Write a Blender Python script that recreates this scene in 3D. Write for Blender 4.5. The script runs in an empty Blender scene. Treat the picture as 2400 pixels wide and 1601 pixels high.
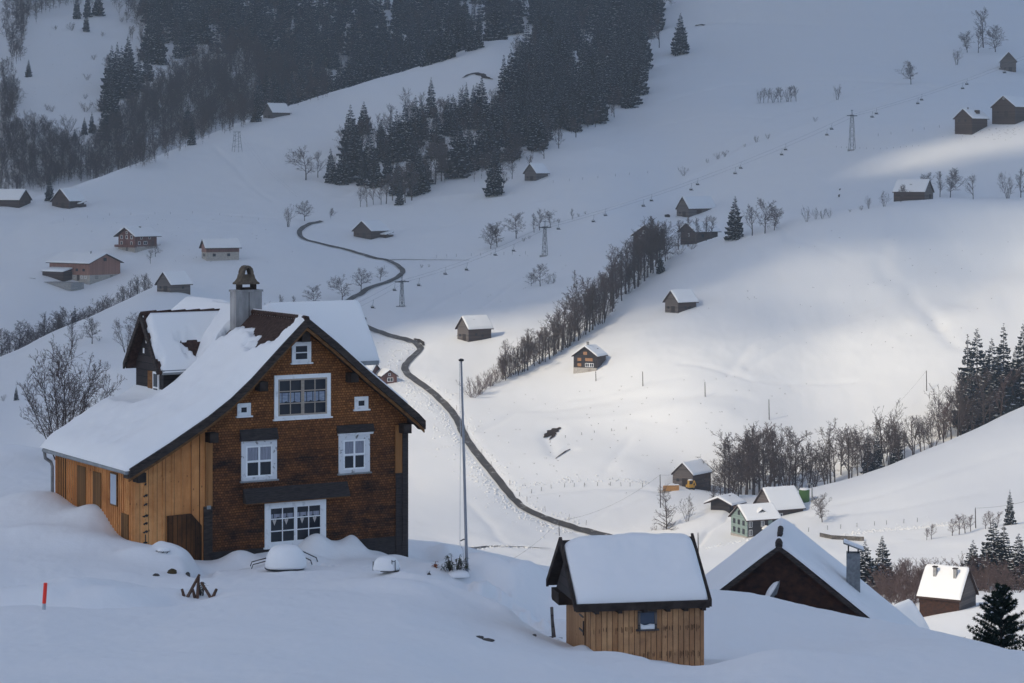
SUN_E, SKY_S, SKY_DUST, EXPO, HAZE_D = 2.05, 0.15, 1.6, 0.58, 0.00020
import bpy, math, random
import numpy as np
from mathutils import Vector, Matrix
SC = bpy.context.scene
COL = SC.collection
R = math.radians
rng = np.random.default_rng(7)
random.seed(7)

# ------------------------------------------------------------------ camera
F = 5667.0          # focal length in photo pixels (85 mm on a 36 mm sensor, 2400 px wide)
YH = 400.0          # row of the horizon
cam_d = bpy.data.cameras.new('camera')
cam = bpy.data.objects.new('camera', cam_d); COL.objects.link(cam)
cam.rotation_euler = (R(90), 0, 0)
cam_d.lens = 85.0; cam_d.sensor_width = 36.0
cam_d.shift_y = -(800.5-YH)/2400.0
cam_d.clip_start = 0.5; cam_d.clip_end = 9000
SC.camera = cam

# ------------------------------------------------------------------ materials
MATS = {}
class NT:
    def __init__(s, m): s.t = m.node_tree; s.n = s.t.nodes; s.l = s.t.links
    def add(s, typ, **kw):
        n = s.n.new(typ)
        for k, v in kw.items():
            if k in n.inputs: n.inputs[k].default_value = v
            else: setattr(n, k, v)
        return n
    def link(s, a, b): s.l.new(a, b)

def mat(name, col, rough=0.8, spec=0.3, metal=0.0):
    m = bpy.data.materials.new(name); m.use_nodes = True
    b = m.node_tree.nodes['Principled BSDF']
    b.inputs['Base Color'].default_value = (*col, 1); b.inputs['Roughness'].default_value = rough
    b.inputs['Specular IOR Level'].default_value = spec; b.inputs['Metallic'].default_value = metal
    MATS[name] = m
    return m, NT(m), b

def noisy(name, c1, c2, scale=3.0, rough=0.85, spec=0.2, stretch=(1,1,1), bump=0.0, detail=6, contrast=(0.3,0.7), dist=0.02):
    m, t, b = mat(name, c1, rough, spec)
    tc = t.add('ShaderNodeTexCoord'); mp = t.add('ShaderNodeMapping'); mp.inputs['Scale'].default_value = stretch
    t.link(tc.outputs['Object'], mp.inputs['Vector'])
    nz = t.add('ShaderNodeTexNoise', Scale=scale, Detail=detail, Roughness=0.6); t.link(mp.outputs[0], nz.inputs['Vector'])
    cr = t.add('ShaderNodeValToRGB'); e = cr.color_ramp.elements
    e[0].position, e[1].position = contrast; e[0].color = (*c1, 1); e[1].color = (*c2, 1)
    t.link(nz.outputs['Fac'], cr.inputs['Fac']); t.link(cr.outputs['Color'], b.inputs['Base Color'])
    if bump:
        bp = t.add('ShaderNodeBump', Strength=bump, Distance=dist); t.link(nz.outputs['Fac'], bp.inputs['Height'])
        t.link(bp.outputs['Normal'], b.inputs['Normal'])
    return m, t, b

def snow_mat(name, fine=1.0, amp=0.35):
    m, t, b = mat(name, (0.815, 0.812, 0.818), 0.75, 0.15)
    tc = t.add('ShaderNodeTexCoord')
    n1 = t.add('ShaderNodeTexNoise', Scale=1.3*fine, Detail=5, Roughness=0.55); t.link(tc.outputs['Object'], n1.inputs['Vector'])
    n2 = t.add('ShaderNodeTexNoise', Scale=14*fine, Detail=3); t.link(tc.outputs['Object'], n2.inputs['Vector'])
    ma = t.add('ShaderNodeMath', operation='MULTIPLY_ADD'); ma.inputs[1].default_value = 0.12
    t.link(n2.outputs['Fac'], ma.inputs[0]); t.link(n1.outputs['Fac'], ma.inputs[2])
    bp = t.add('ShaderNodeBump', Strength=amp, Distance=0.12); t.link(ma.outputs[0], bp.inputs['Height'])
    t.link(bp.outputs['Normal'], b.inputs['Normal'])
    return m
M_snow = snow_mat('snow_ground', 1.0, 0.3)
M_snowr = snow_mat('snow_roof', 1.2, 0.10)
M_snowlump = snow_mat('snow_lumps', 3.0, 0.5)
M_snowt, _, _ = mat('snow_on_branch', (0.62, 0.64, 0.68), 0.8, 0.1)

def boards(name, c_lo, c_hi, width=0.16, axis=0, dark=(0.05,0.025,0.012), weather=None, gap=0.05, knots=True, rough=0.75, along=2):
    """vertical boards: width along the local axis, a dark joint between, grain along z"""
    m, t, b = mat(name, c_lo, rough, 0.25)
    tc = t.add('ShaderNodeTexCoord'); sx = t.add('ShaderNodeSeparateXYZ'); t.link(tc.outputs['Object'], sx.inputs[0])
    dv = t.add('ShaderNodeMath', operation='DIVIDE'); dv.inputs[1].default_value = width; t.link(sx.outputs[axis], dv.inputs[0])
    fl = t.add('ShaderNodeMath', operation='FLOOR'); t.link(dv.outputs[0], fl.inputs[0])
    fr = t.add('ShaderNodeMath', operation='FRACT'); t.link(dv.outputs[0], fr.inputs[0])
    wn = t.add('ShaderNodeTexWhiteNoise', noise_dimensions='1D'); t.link(fl.outputs[0], wn.inputs['W'])
    mp = t.add('ShaderNodeMapping')
    sc = [6, 6, 6]; sc[along] = 0.7; mp.inputs['Scale'].default_value = sc; t.link(tc.outputs['Object'], mp.inputs['Vector'])
    off = t.add('ShaderNodeVectorMath', operation='ADD'); t.link(mp.outputs[0], off.inputs[0])
    cb = t.add('ShaderNodeCombineXYZ'); wm = t.add('ShaderNodeMath', operation='MULTIPLY'); wm.inputs[1].default_value = 40
    t.link(wn.outputs['Value'], wm.inputs[0]); t.link(wm.outputs[0], cb.inputs[along]); t.link(cb.outputs[0], off.inputs[1])
    nz = t.add('ShaderNodeTexNoise', Scale=1.6, Detail=7, Roughness=0.65); t.link(off.outputs[0], nz.inputs['Vector'])
    ad = t.add('ShaderNodeMath', operation='MULTIPLY_ADD'); ad.inputs[1].default_value = 0.55; t.link(wn.outputs['Value'], ad.inputs[0])
    sb = t.add('ShaderNodeMath', operation='SUBTRACT'); sb.inputs[1].default_value = 0.28; t.link(nz.outputs['Fac'], sb.inputs[0]); t.link(sb.outputs[0], ad.inputs[2])
    cr = t.add('ShaderNodeValToRGB'); e = cr.color_ramp.elements
    e[0].position = 0.1; e[1].position = 0.75; e[0].color = (*c_lo, 1); e[1].color = (*c_hi, 1); t.link(ad.outputs[0], cr.inputs['Fac'])
    colr = cr.outputs['Color']
    if knots:
        vo = t.add('ShaderNodeTexVoronoi', Scale=3.2); mk = t.add('ShaderNodeMapping'); k = [1.5,1.5,1.5]; k[along] = 0.8
        mk.inputs['Scale'].default_value = k; t.link(tc.outputs['Object'], mk.inputs['Vector']); t.link(mk.outputs[0], vo.inputs['Vector'])
        lt = t.add('ShaderNodeMath', operation='LESS_THAN'); lt.inputs[1].default_value = 0.10; t.link(vo.outputs['Distance'], lt.inputs[0])
        mx = t.add('ShaderNodeMix', data_type='RGBA'); mx.inputs[7].default_value = (*dark, 1)
        sc2 = t.add('ShaderNodeMath', operation='MULTIPLY'); sc2.inputs[1].default_value = 0.7; t.link(lt.outputs[0], sc2.inputs[0])
        t.link(sc2.outputs[0], mx.inputs[0]); t.link(colr, mx.inputs[6]); colr = mx.outputs[2]
    if weather:      # darker weathering with a shape of its own
        wz = t.add('ShaderNodeTexNoise', Scale=0.55, Detail=6, Roughness=0.7); t.link(tc.outputs['Object'], wz.inputs['Vector'])
        wr = t.add('ShaderNodeValToRGB'); w = wr.color_ramp.elements; w[0].position = 0.42; w[1].position = 0.62
        t.link(wz.outputs['Fac'], wr.inputs['Fac'])
        m2 = t.add('ShaderNodeMix', data_type='RGBA'); m2.inputs[7].default_value = (*weather, 1)
        s3 = t.add('ShaderNodeMath', operation='MULTIPLY'); s3.inputs[1].default_value = 0.75
        t.link(wr.outputs['Color'], s3.inputs[0]); t.link(s3.outputs[0], m2.inputs[0]); t.link(colr, m2.inputs[6]); colr = m2.outputs[2]
    if gap:
        lt = t.add('ShaderNodeMath', operation='LESS_THAN'); lt.inputs[1].default_value = gap/width*0.4 if gap < 1 else 0.1
        t.link(fr.outputs[0], lt.inputs[0])
        m3 = t.add('ShaderNodeMix', data_type='RGBA'); m3.inputs[7].default_value = (*dark, 1)
        t.link(lt.outputs[0], m3.inputs[0]); t.link(colr, m3.inputs[6]); colr = m3.outputs[2]
        bp = t.add('ShaderNodeBump', Strength=0.6, Distance=0.02); inv = t.add('ShaderNodeMath', operation='SUBTRACT'); inv.inputs[0].default_value = 1
        t.link(lt.outputs[0], inv.inputs[1]); t.link(inv.outputs[0], bp.inputs['Height']); t.link(bp.outputs['Normal'], b.inputs['Normal'])
    t.link(colr, b.inputs['Base Color'])
    return m

# ------------------------------------------------------------------ mesh helpers
class MB:
    """collects simple shapes and links them as ONE mesh object"""
    def __init__(s): s.v = []; s.f = []; s.mi = []
    def add(s, v, f, mi=0):
        o = len(s.v); s.v += [tuple(map(float, p)) for p in v]; s.f += [tuple(i+o for i in q) for q in f]; s.mi += [mi]*len(f); return s
    def box(s, x0, x1, y0, y1, z0, z1, mi=0):
        return s.add([(x0,y0,z0),(x1,y0,z0),(x1,y1,z0),(x0,y1,z0),(x0,y0,z1),(x1,y0,z1),(x1,y1,z1),(x0,y1,z1)],
                     [(0,3,2,1),(4,5,6,7),(0,1,5,4),(1,2,6,5),(2,3,7,6),(3,0,4,7)], mi)
    def prism(s, poly, axis, a, b, mi=0):
        """2-D polygon (list of pairs) swept along axis 0/1 from a to b; pairs are (other horizontal, z)"""
        n = len(poly)
        def P(p, t): return (t, p[0], p[1]) if axis == 0 else (p[0], t, p[1])
        v = [P(p, a) for p in poly]+[P(p, b) for p in poly]
        f = [tuple(range(n)), tuple(range(2*n-1, n-1, -1))]+[(i, i+n, (i+1) % n+n, (i+1) % n) for i in range(n)]
        return s.add(v, f, mi)
    def tube(s, pts, r, n=6, mi=0, cap=True):
        pts = [Vector(p) for p in pts]; rs = r if hasattr(r, '__len__') else [r]*len(pts)
        v = []; f = []
        for i, p in enumerate(pts):
            d = (pts[min(i+1, len(pts)-1)]-pts[max(i-1, 0)]).normalized()
            u = d.orthogonal().normalized() if abs(d.z) > 0.9 else d.cross(Vector((0,0,1))).normalized()
            w = d.cross(u)
            for k in range(n):
                a = 2*math.pi*k/n; v.append(p+(u*math.cos(a)+w*math.sin(a))*rs[i])
        for i in range(len(pts)-1):
            for k in range(n): f.append((i*n+k, i*n+(k+1) % n, (i+1)*n+(k+1) % n, (i+1)*n+k))
        if cap: f += [tuple(range(n-1, -1, -1)), tuple(range((len(pts)-1)*n, len(pts)*n))]
        return s.add(v, f, mi)
    def lathe(s, prof, n=20, c=(0,0,0), mi=0):
        v = []; f = []
        for r, z in prof:
            for k in range(n): a = 2*math.pi*k/n; v.append((c[0]+r*math.cos(a), c[1]+r*math.sin(a), c[2]+z))
        for i in range(len(prof)-1):
            for k in range(n): f.append((i*n+k, i*n+(k+1) % n, (i+1)*n+(k+1) % n, (i+1)*n+k))
        f += [tuple(range(n-1, -1, -1)), tuple(range((len(prof)-1)*n, len(prof)*n))]
        return s.add(v, f, mi)
    def build(s, name, mats, parent=None, smooth=False, fix=True):
        me = bpy.data.meshes.new(name); me.from_pydata(s.v, [], s.f)
        for m in (mats if isinstance(mats, (list, tuple)) else [mats]): me.materials.append(m)
        if any(s.mi): me.polygons.foreach_set('material_index', s.mi)
        if fix:
            import bmesh
            bm = bmesh.new(); bm.from_mesh(me); bmesh.ops.recalc_face_normals(bm, faces=bm.faces); bm.to_mesh(me); bm.free()
        if smooth: me.polygons.foreach_set('use_smooth', [True]*len(me.polygons))
        me.update()
        return link(name, me, parent)
def link(name, me, parent=None):
    o = bpy.data.objects.new(name, me); COL.objects.link(o)
    if parent: o.parent = parent
    return o
def np_mesh(name, v, quads=None, tris=None, mats=(), mi=None, smooth=False):
    """fast mesh from numpy arrays"""
    me = bpy.data.meshes.new(name)
    nq = 0 if quads is None else len(quads); nt = 0 if tris is None else len(tris)
    me.vertices.add(len(v)); me.vertices.foreach_set('co', np.asarray(v, np.float32).ravel())
    idx = np.concatenate([a.ravel() for a in ([quads] if nq else [])+([tris] if nt else [])]).astype(np.int32)
    me.loops.add(len(idx)); me.loops.foreach_set('vertex_index', idx)
    tot = np.concatenate([np.full(nq, 4, np.int32), np.full(nt, 3, np.int32)])
    st = np.concatenate([[0], np.cumsum(tot)[:-1]]).astype(np.int32)
    me.polygons.add(nq+nt); me.polygons.foreach_set('loop_start', st); me.polygons.foreach_set('loop_total', tot)
    for m in mats: me.materials.append(m)
    if mi is not None: me.polygons.foreach_set('material_index', np.asarray(mi, np.int32))
    if smooth: me.polygons.foreach_set('use_smooth', np.ones(nq+nt, bool))
    me.update(calc_edges=True)
    return me
def tag(o, label=None, cat=None, group=None, kind=None):
    for k, x in (('label', label), ('category', cat), ('group', group), ('kind', kind)):
        if x: o[k] = x
    return o
def thing(name, label, cat, loc=(0,0,0), rotz=0.0, group=None):
    o = bpy.data.objects.new(name, None); COL.objects.link(o); o.empty_display_size = 0.2
    o.location = loc; o.rotation_euler = (0, 0, rotz)
    return tag(o, label, cat, group)
def dup(root, loc, rotz=0.0, scale=(1,1,1), label=None, group=None):
    r = root.copy(); COL.objects.link(r); r.location = loc; r.rotation_euler = (0, 0, rotz); r.scale = scale
    if label: r['label'] = label
    if group: r['group'] = group
    for ch in list(root.children):
        c = ch.copy(); COL.objects.link(c); c.parent = r
        for g in list(ch.children):
            d = g.copy(); COL.objects.link(d); d.parent = c
    return r

# ------------------------------------------------------------------ terrain
def pchip(x, y, xq):
    x = np.asarray(x, float); y = np.asarray(y, float); h = np.diff(x); d = np.diff(y)/h
    m = np.zeros_like(y)
    if len(x) == 2: m[:] = d[0]
    else:
        w1 = 2*h[1:]+h[:-1]; w2 = h[1:]+2*h[:-1]
        ok = d[:-1]*d[1:] > 0
        with np.errstate(divide='ignore', invalid='ignore'):
            hm = (w1+w2)/(w1/d[:-1]+w2/d[1:])
        m[1:-1] = np.where(ok, hm, 0)
        m[0] = d[0]; m[-1] = d[-1]
    xq = np.clip(xq, x[0], x[-1]); i = np.clip(np.searchsorted(x, xq)-1, 0, len(x)-2)
    t = (xq-x[i])/h[i]
    return ((1+2*t)*(1-t)**2)*y[i]+(t*(1-t)**2)*h[i]*m[i]+(t*t*(3-2*t))*y[i+1]+(t*t*(t-1))*h[i]*m[i+1]
def zf(z, Y): return YH-z*F/Y      # height -> photo row at depth Y
# each ridge / field line of the valley: (column, row, depth in metres)
FE = []
def fe(*p): FE.append(p)
fe((-300,zf(-1.8,3),3),(2700,zf(-1.8,3),3))
fe((-300,zf(-5,22),22),(2700,zf(-5.6,22),22))
fe((-300,1620,42),(600,1640,42),(1200,1640,43),(2000,1650,46),(2700,1650,46))
fe((-300,1440,62),(0,1435,62),(300,1437,62),(600,1425,62),(900,1430,63),(1200,1510,61),(1500,1570,58),(1655,1575,58),(1850,1545,62),(2000,1530,64),(2400,1548,64),(2700,1575,64))
fe((-300,1330,73),(0,1330,73),(300,1308,76),(480,1322,79),(700,1312,80.5),(860,1305,83),(955,1306,85),(1120,1352,82),(1200,1400,78),(1290,1470,73),(1400,1520,68),(1500,1530,67),(1655,1548,66),(1720,1530,69),(2090,1512,76),(2400,1538,76),(2700,1568,75))
fe((-300,1060,110),(0,1045,108),(110,1060,106),(300,1110,104),(480,1200,102),(700,1235,101),(955,1265,100),(1290,1337,96),(1500,1365,95),(1655,1388,94),(1720,1394,94),(1800,1412,93.5),(2090,1478,92),(2400,1532,90),(2700,1575,88))
fe((-300,zf(-18,128),128),(300,zf(-20,128),128),(955,zf(-24,128),128),(1600,zf(-25,122),122),(2700,zf(-27,118),118))
fe((-300,zf(-36,210),210),(900,zf(-40,210),210),(1600,zf(-44,210),210),(2200,zf(-45,210),210),(2700,zf(-43,210),210))
fe((-300,zf(-52,345),345),(300,zf(-54,345),345),(650,zf(-61,345),345),(1300,zf(-62,345),345),(2000,zf(-66,345),345),(2150,1437,345),(2280,1415,345),(2400,1400,345),(2700,1380,345))
fe((-300,zf(-53.5,430),430),(330,zf(-53,430),430),(650,zf(-71,430),430),(955,zf(-73,430),430),(1200,zf(-76,430),430),(2000,1378,430),(2200,1370,430),(2400,1360,430),(2700,1350,430))
fe((-300,990,500),(0,985,500),(300,940,505),(620,1270,500),(955,1290,500),(1200,1310,515),(1400,1330,520),(1700,1330,515),(2000,1320,500),(2200,1305,495),(2400,1275,490),(2700,1250,485))
fe((-300,965,560),(0,945,560),(140,905,585),(300,857,605),(620,1190,566),(1000,1225,565),(1400,1268,588),(1600,1262,572),(1800,1252,560),(2000,1256,560),(2200,1238,560),(2400,1215,560),(2700,1190,560))
fe((-300,930,690),(0,845,700),(140,772,730),(280,705,760),(430,645,800),(620,900,700),(800,1000,662),(1000,1050,640),(1200,1060,640),(1400,1085,638),(1600,1145,612),(1700,1172,604),(1900,1140,606),(2000,1115,608),(2100,1082,612),(2250,1022,620),(2400,953,632),(2700,830,645))
fe((-300,zf(-70,730),730),(0,zf(-62,738),738),(140,zf(-55,768),768),(280,zf(-47.5,800),800),(430,zf(-37,828),828),(620,800,770),(800,890,724),(1000,950,690),(1200,965,688),(1400,1000,672),(1600,zf(-80,638),638),(1700,zf(-86.5,632),632),(1900,zf(-84,636),636),(2000,zf(-81.5,640),640),(2100,zf(-79,646),646),(2250,zf(-73,654),654),(2400,zf(-67,668),668),(2700,zf(-52,685),685))
fe((-300,800,800),(0,738,800),(200,690,838),(430,612,872),(600,640,860),(800,700,840),(1000,800,760),(1200,800,765),(1400,835,722),(1500,850,705),(1700,960,668),(1900,1020,668),(2100,950,680),(2250,880,692),(2400,850,706),(2700,720,725))
fe((-300,640,920),(0,600,905),(300,575,900),(600,560,925),(800,600,918),(1000,650,885),(1200,665,855),(1400,722,782),(1500,762,745),(1700,760,735),(1900,780,738),(2100,700,755),(2250,670,768),(2400,645,778),(2700,600,788))
fe((-300,540,970),(0,525,960),(300,505,975),(600,505,1000),(800,525,990),(1000,565,955),(1200,575,925),(1400,635,846),(1500,630,830),(1560,598,832),(1640,570,830),(1700,548,826),(1900,500,812),(2130,470,810),(2400,464,816),(2700,470,825))
fe((-300,525,985),(0,505,980),(300,465,1030),(600,450,1060),(800,475,1045),(1000,500,1010),(1200,520,975),(1400,570,892),(1500,585,868),(1560,600,862),(1640,zf(-27.5,868),868),(1700,zf(-25,872),872),(1900,zf(-17.5,876),876),(2130,zf(-13.5,882),882),(2400,zf(-13,894),894),(2700,zf(-14,900),900))
fe((-300,560,1002),(0,479,1000),(80,463,1018),(200,430,1050),(400,352,1150),(600,273,1250),(700,238,1290),(1000,150,1400),(1225,64,1500),(1300,110,1460),(1400,170,1370),(1500,215,1270),(1600,235,1220),(1700,262,1170),(2000,305,1050),(2130,303,1025),(2280,291,1005),(2400,283,1000),(2700,270,1000))
fe((-300,zf(-52,1070),1070),(0,zf(-42,1068),1068),(200,zf(-31,1118),1118),(400,zf(-13,1220),1220),(600,zf(2,1325),1325),(1000,zf(42,1485),1485),(1225,zf(80,1565),1565),(1300,zf(82,1530),1530),(1400,100,1480),(1500,130,1400),(1600,155,1340),(1700,172,1310),(2000,205,1195),(2280,208,1150),(2400,zf(22,1050),1050),(2700,zf(21,1050),1050))
fe((-300,340,1300),(0,330,1300),(200,318,1320),(400,250,1420),(600,190,1490),(1000,80,1620),(1225,20,1690),(1400,30,1640),(1500,60,1560),(1700,70,1440),(2000,70,1390),(2400,70,1340),(2700,80,1340))
fe((-300,-40,1720),(600,-45,1790),(1225,-50,1840),(1500,-45,1740),(1700,-40,1570),(2400,-40,1500),(2700,-40,1500))
fe((-300,-250,2150),(2700,-250,2150))

px_in = np.arange(-120, 2521, 3.0)
px_l = 1200-F*np.tan(np.linspace(R(55), math.atan(1320/F), 60, endpoint=False))
px_r = 1200+F*np.tan(np.linspace(math.atan(1323/F), R(55), 60))
PX = np.concatenate([px_l, px_in, px_r])
YG = np.concatenate([np.linspace(3, 36, 22, endpoint=False), np.arange(36, 112, 0.22), np.arange(112, 140, 0.8), np.arange(140, 480, 3.2),
                     np.arange(480, 900, 1.25), np.arange(900, 1300, 2.2), np.arange(1300, 1900, 4.5), np.linspace(1900, 2150, 12)])
cy = np.zeros((len(FE), len(PX))); cY = np.zeros_like(cy)
pxc = np.clip(PX, -300, 2700)
for i, pts in enumerate(FE):
    xs = [p[0] for p in pts]
    cy[i] = pchip(xs, [p[1] for p in pts], pxc); cY[i] = pchip(xs, [p[2] for p in pts], pxc)
def gblur(a, sig):
    k = np.arange(-4*sig, 4*sig+1); wk = np.exp(-0.5*(k/sig)**2); wk /= wk.sum()
    n = len(k)//2; return np.convolve(np.concatenate([np.full(n, a[0]), a, np.full(n, a[-1])]), wk, 'valid')
ins = slice(len(px_l), len(px_l)+len(px_in))
for i in range(len(FE)):
    sg = 5 if i < 6 else 18
    cy[i, ins] = gblur(cy[i, ins], sg); cY[i, ins] = gblur(cY[i, ins], sg)
cz = (YH-cy)/F*cY
ZG = np.zeros((len(PX), len(YG)))
for j in range(len(PX)):
    ZG[j] = pchip(cY[:, j], cz[:, j], YG)
XX = (PX-1200)[:, None]/F*YG[None, :]; YY = np.broadcast_to(YG[None, :], XX.shape)
_perm = rng.permutation(4096)
_val = rng.random(4096)
def vnoise(x, y):
    xi = np.floor(x).astype(int); yi = np.floor(y).astype(int); fx = x-xi; fy = y-yi
    fx = fx*fx*fx*(fx*(fx*6-15)+10); fy = fy*fy*fy*(fy*(fy*6-15)+10)
    def h(a, b): return _val[_perm[(a+_perm[b & 4095]) & 4095]]
    return ((h(xi,yi)*(1-fx)+h(xi+1,yi)*fx)*(1-fy)+(h(xi,yi+1)*(1-fx)+h(xi+1,yi+1)*fx)*fy)*2-1
def fbm(x, y, o=4):
    s = 0; a = 1
    for k in range(o): s = s+a*vnoise(x*2**k+17*k, y*2**k-9*k); a *= 0.5
    return s
for j in range(len(YG)):
    if YG[j] > 120:
        wq = np.interp(px_in, [1000,1190,1750,1880], [0,1,1,0.25])*min(1, (YG[j]-120)/150); ZG[ins, j] = ZG[ins, j]*(1-wq)+gblur(ZG[ins, j], 22)*wq
far = np.clip((YY-140)/200, 0, 1); near = 1-np.clip((YY-115)/30, 0, 1)
ZG += far*(0.8*fbm(XX/50, YY/55, 2)+0.24*fbm(XX/13, YY/17, 2)+0.07*fbm(XX/3.5, YY/6, 2)*np.clip(vnoise(XX/40+9, YY/60)+0.4, 0, 1))
ZG += near*np.clip((YY-20)/20, 0, 1)*(0.26*fbm(XX/7+3, YY/9, 2)+0.04*fbm(XX/1.6, YY/2.2, 2)+0.012*fbm(XX/0.35, YY/0.6, 2))
def bump(px, Y, amp, sx, sy, rot=0.0, p=1.0):
    """a snow drift: a smooth heap on the ground"""
    global ZG
    X0 = (px-1200)/F*Y; c, s = math.cos(rot), math.sin(rot)
    dx = (XX-X0)*c+(YY-Y)*s; dy = -(XX-X0)*s+(YY-Y)*c
    ZG = ZG+amp*np.exp(-((dx/sx)**2+(dy/sy)**2)**p)
# heaps of snow against the side wall of the chalet and in front of it
bump(105, 85.0, 0.25, 1.5, 2.6, 0.2); bump(228, 81.3, 0.62, 1.0, 1.3, 0.2); bump(60, 84, 0.7, 3, 3)
bump(352, 78.2, 0.25, 1.1, 0.8); bump(412, 77.6, 0.42, 0.75, 0.8, 0, 2.5); bump(400, 76.6, 0.3, 1.2, 0.8)
bump(470, 76.3, -0.75, 0.38, 1.5, 0.15, 1.5); bump(520, 77.6, -0.2, 0.8, 0.7)
bump(300, 66.5, 0.30, 3.2, 1.5); bump(210, 71.5, -0.25, 4.5, 1.2, 0.1)
bump(785, 82.3, 0.55, 1.25, 0.8, 0.5, 1.6); bump(730, 81.6, 0.45, 0.6, 0.6, 0.5, 1.5); bump(822, 83.0, 0.35, 0.35, 0.6, 0.5, 1.0)
bump(900, 84.8, 0.38, 0.7, 0.8, 0.5); bump(935, 85.2, 0.3, 0.5, 0.5); bump(560, 80, 0.15, 0.7, 0.6)
bump(680, 79.5, 0.25, 1.5, 0.9); bump(985, 90, -0.35, 0.8, 2.5); bump(1045, 94, 0.35, 0.5, 2.0)
bump(620, 81.2, 0.30, 0.8, 0.5, 0.5); bump(560, 79.6, 0.28, 0.6, 0.5, 0.5); bump(880, 83.6, 0.32, 0.55, 0.5, 0.5); bump(700, 79.2, 0.18, 0.9, 0.4, 0.4); bump(930, 82.5, 0.22, 0.7, 0.5, 0.3); bump(330, 77.0, 0.25, 0.7, 0.5); bump(190, 78.5, 0.25, 1.4, 0.8, 0.3); bump(90, 79.5, 0.2, 1.6, 0.7)
bump(668, 79.0, 0.12, 0.75, 0.5); bump(640, 78.2, 0.14, 0.5, 0.4); bump(705, 78.6, 0.12, 0.5, 0.4)
# dug-out bank between the chalet and the hut
bump(1180, 74.5, -0.75, 1.3, 1.6); bump(1130, 80, 0.35, 2.0, 1.0, 0.1); bump(1260, 80.5, 0.55, 1.4, 1.2); bump(1010, 70, 0.35, 2.2, 2.0)
bump(1170, 77.5, 0.45, 1.1, 0.8)
bump(1440, 64.2, 0.20, 1.0, 0.7); bump(1370, 66.2, 0.22, 0.3, 0.8); bump(1720, 66.8, -0.35, 0.9, 1.1); bump(1840, 60, 0.3, 2.0, 2.0)
bump(1900, 84, 0.25, 4.0, 2.0)
def trench(pts, depth, width, ymin=120, ymax=2100):
    """a furrow (or, with negative depth, a rib) along a line of ground points"""
    global ZG
    P_ = [((px-1200)/F*Y, Y) for px, Y in pts]; d = np.full(XX.shape, 1e9)
    for (ax, ay), (bx, by) in zip(P_[:-1], P_[1:]):
        ex, ey = bx-ax, by-ay; t = np.clip(((XX-ax)*ex+(YY-ay)*ey)/(ex*ex+ey*ey), 0, 1); d = np.minimum(d, np.hypot(XX-ax-t*ex, YY-ay-t*ey))
    ZG = ZG-depth*np.exp(-(d/width)**2)
# lee hollows behind the near drifts, which give them their edge
trench([(-120,64.6),(0,64.6),(200,64.8),(320,65.6),(430,67.2)], 0.6, 1.1); trench([(430,67.4),(520,69.5),(640,70.5),(900,69)], 0.16, 1.0)
trench([(1655,64.0),(1760,65.5),(1850,66.5),(1990,68.0),(2180,68.5),(2420,68.0)], 0.30, 1.2)
trench([(170,66.2),(260,67.6),(340,69.4),(425,71.8)], 0.16, 0.5); trench([(150,67.8),(250,69.2),(330,71)], -0.16, 0.6)
# edges of the dug place by the hut
trench([(930,74),(1000,72.2),(1080,71.0),(1180,69.6)], -0.26, 0.45); trench([(1110,80.5),(1200,79.5),(1290,81.5),(1350,80)], -0.45, 0.6); trench([(1120,78.4),(1220,77.2),(1300,78.6)], 0.42, 0.7)
trench([(1080,74.4),(1140,72.6),(1250,71.6)], 0.36, 0.6)
# footsteps and furrows from the door
trench([(500,78.2),(580,78.6),(640,78.4)], 0.22, 0.3); trench([(505,76.4),(590,77),(650,77.2)], 0.20, 0.25)
for k_ in range(26):      # a line of footprints from the table round to the dug place
    bump(700+k_*17, 78.4-0.12*k_+0.18*(k_ % 2), -0.16, 0.09, 0.14)
# gullies and terraces of the far slopes
road_px = [(754,519),(725,526),(704,540),(706,556),(736,568),(805,584),(850,597),(880,606),(911,612),(934,625),(944,638),(930,652),(890,668),(850,687),(814,708),(800,722),(825,738),(850,748),(852,762),(885,778),(921,790),(957,799),(980,811),(984,822),(962,843),(949,861),(957,880),(993,906),(1029,936),(1056,964),(1074,990),(1084,1014),(1106,1050),(1137,1089),(1172,1133),(1204,1172),(1228,1193),(1271,1213),(1306,1226),(1351,1241),(1400,1254),(1470,1268)]
def gul(pp, depth, width):
    q = []
    for px, py in pp:
        h_ = None
        col = ZG[int(_c0(px))]; row = YH-col*F/YG; k = np.nonzero((row[:-1] > py) & (row[1:] <= py) & (YG[1:] > 450))[0]
        if len(k): q.append((px, YG[k[0]]))
    if len(q) > 1: trench(q, depth, width)
def _c0(px): return np.interp(px, PX, np.arange(len(PX)))
gul([(2075,580),(2062,610),(2075,640),(2130,668),(2140,700),(2185,735),(2200,765)], 0.55, 3.0); gul([(2095,575),(2085,610),(2110,640)], -0.5, 4.0); gul([(2190,740),(2215,785),(2240,810)], 0.5, 2.5); gul([(2380,600),(2300,640),(2250,700)], 0.9, 6)
gul([(1650,700),(1560,720),(1480,760)], 0.5, 5); gul([(1310,1000),(1280,1025),(1300,1062),(1340,1050)], 0.5, 2.2); gul([(1270,960),(1400,940),(1600,925),(1750,930)], 0.35, 2.5); gul([(1300,985),(1500,965),(1700,960)], -0.3, 3)
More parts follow.
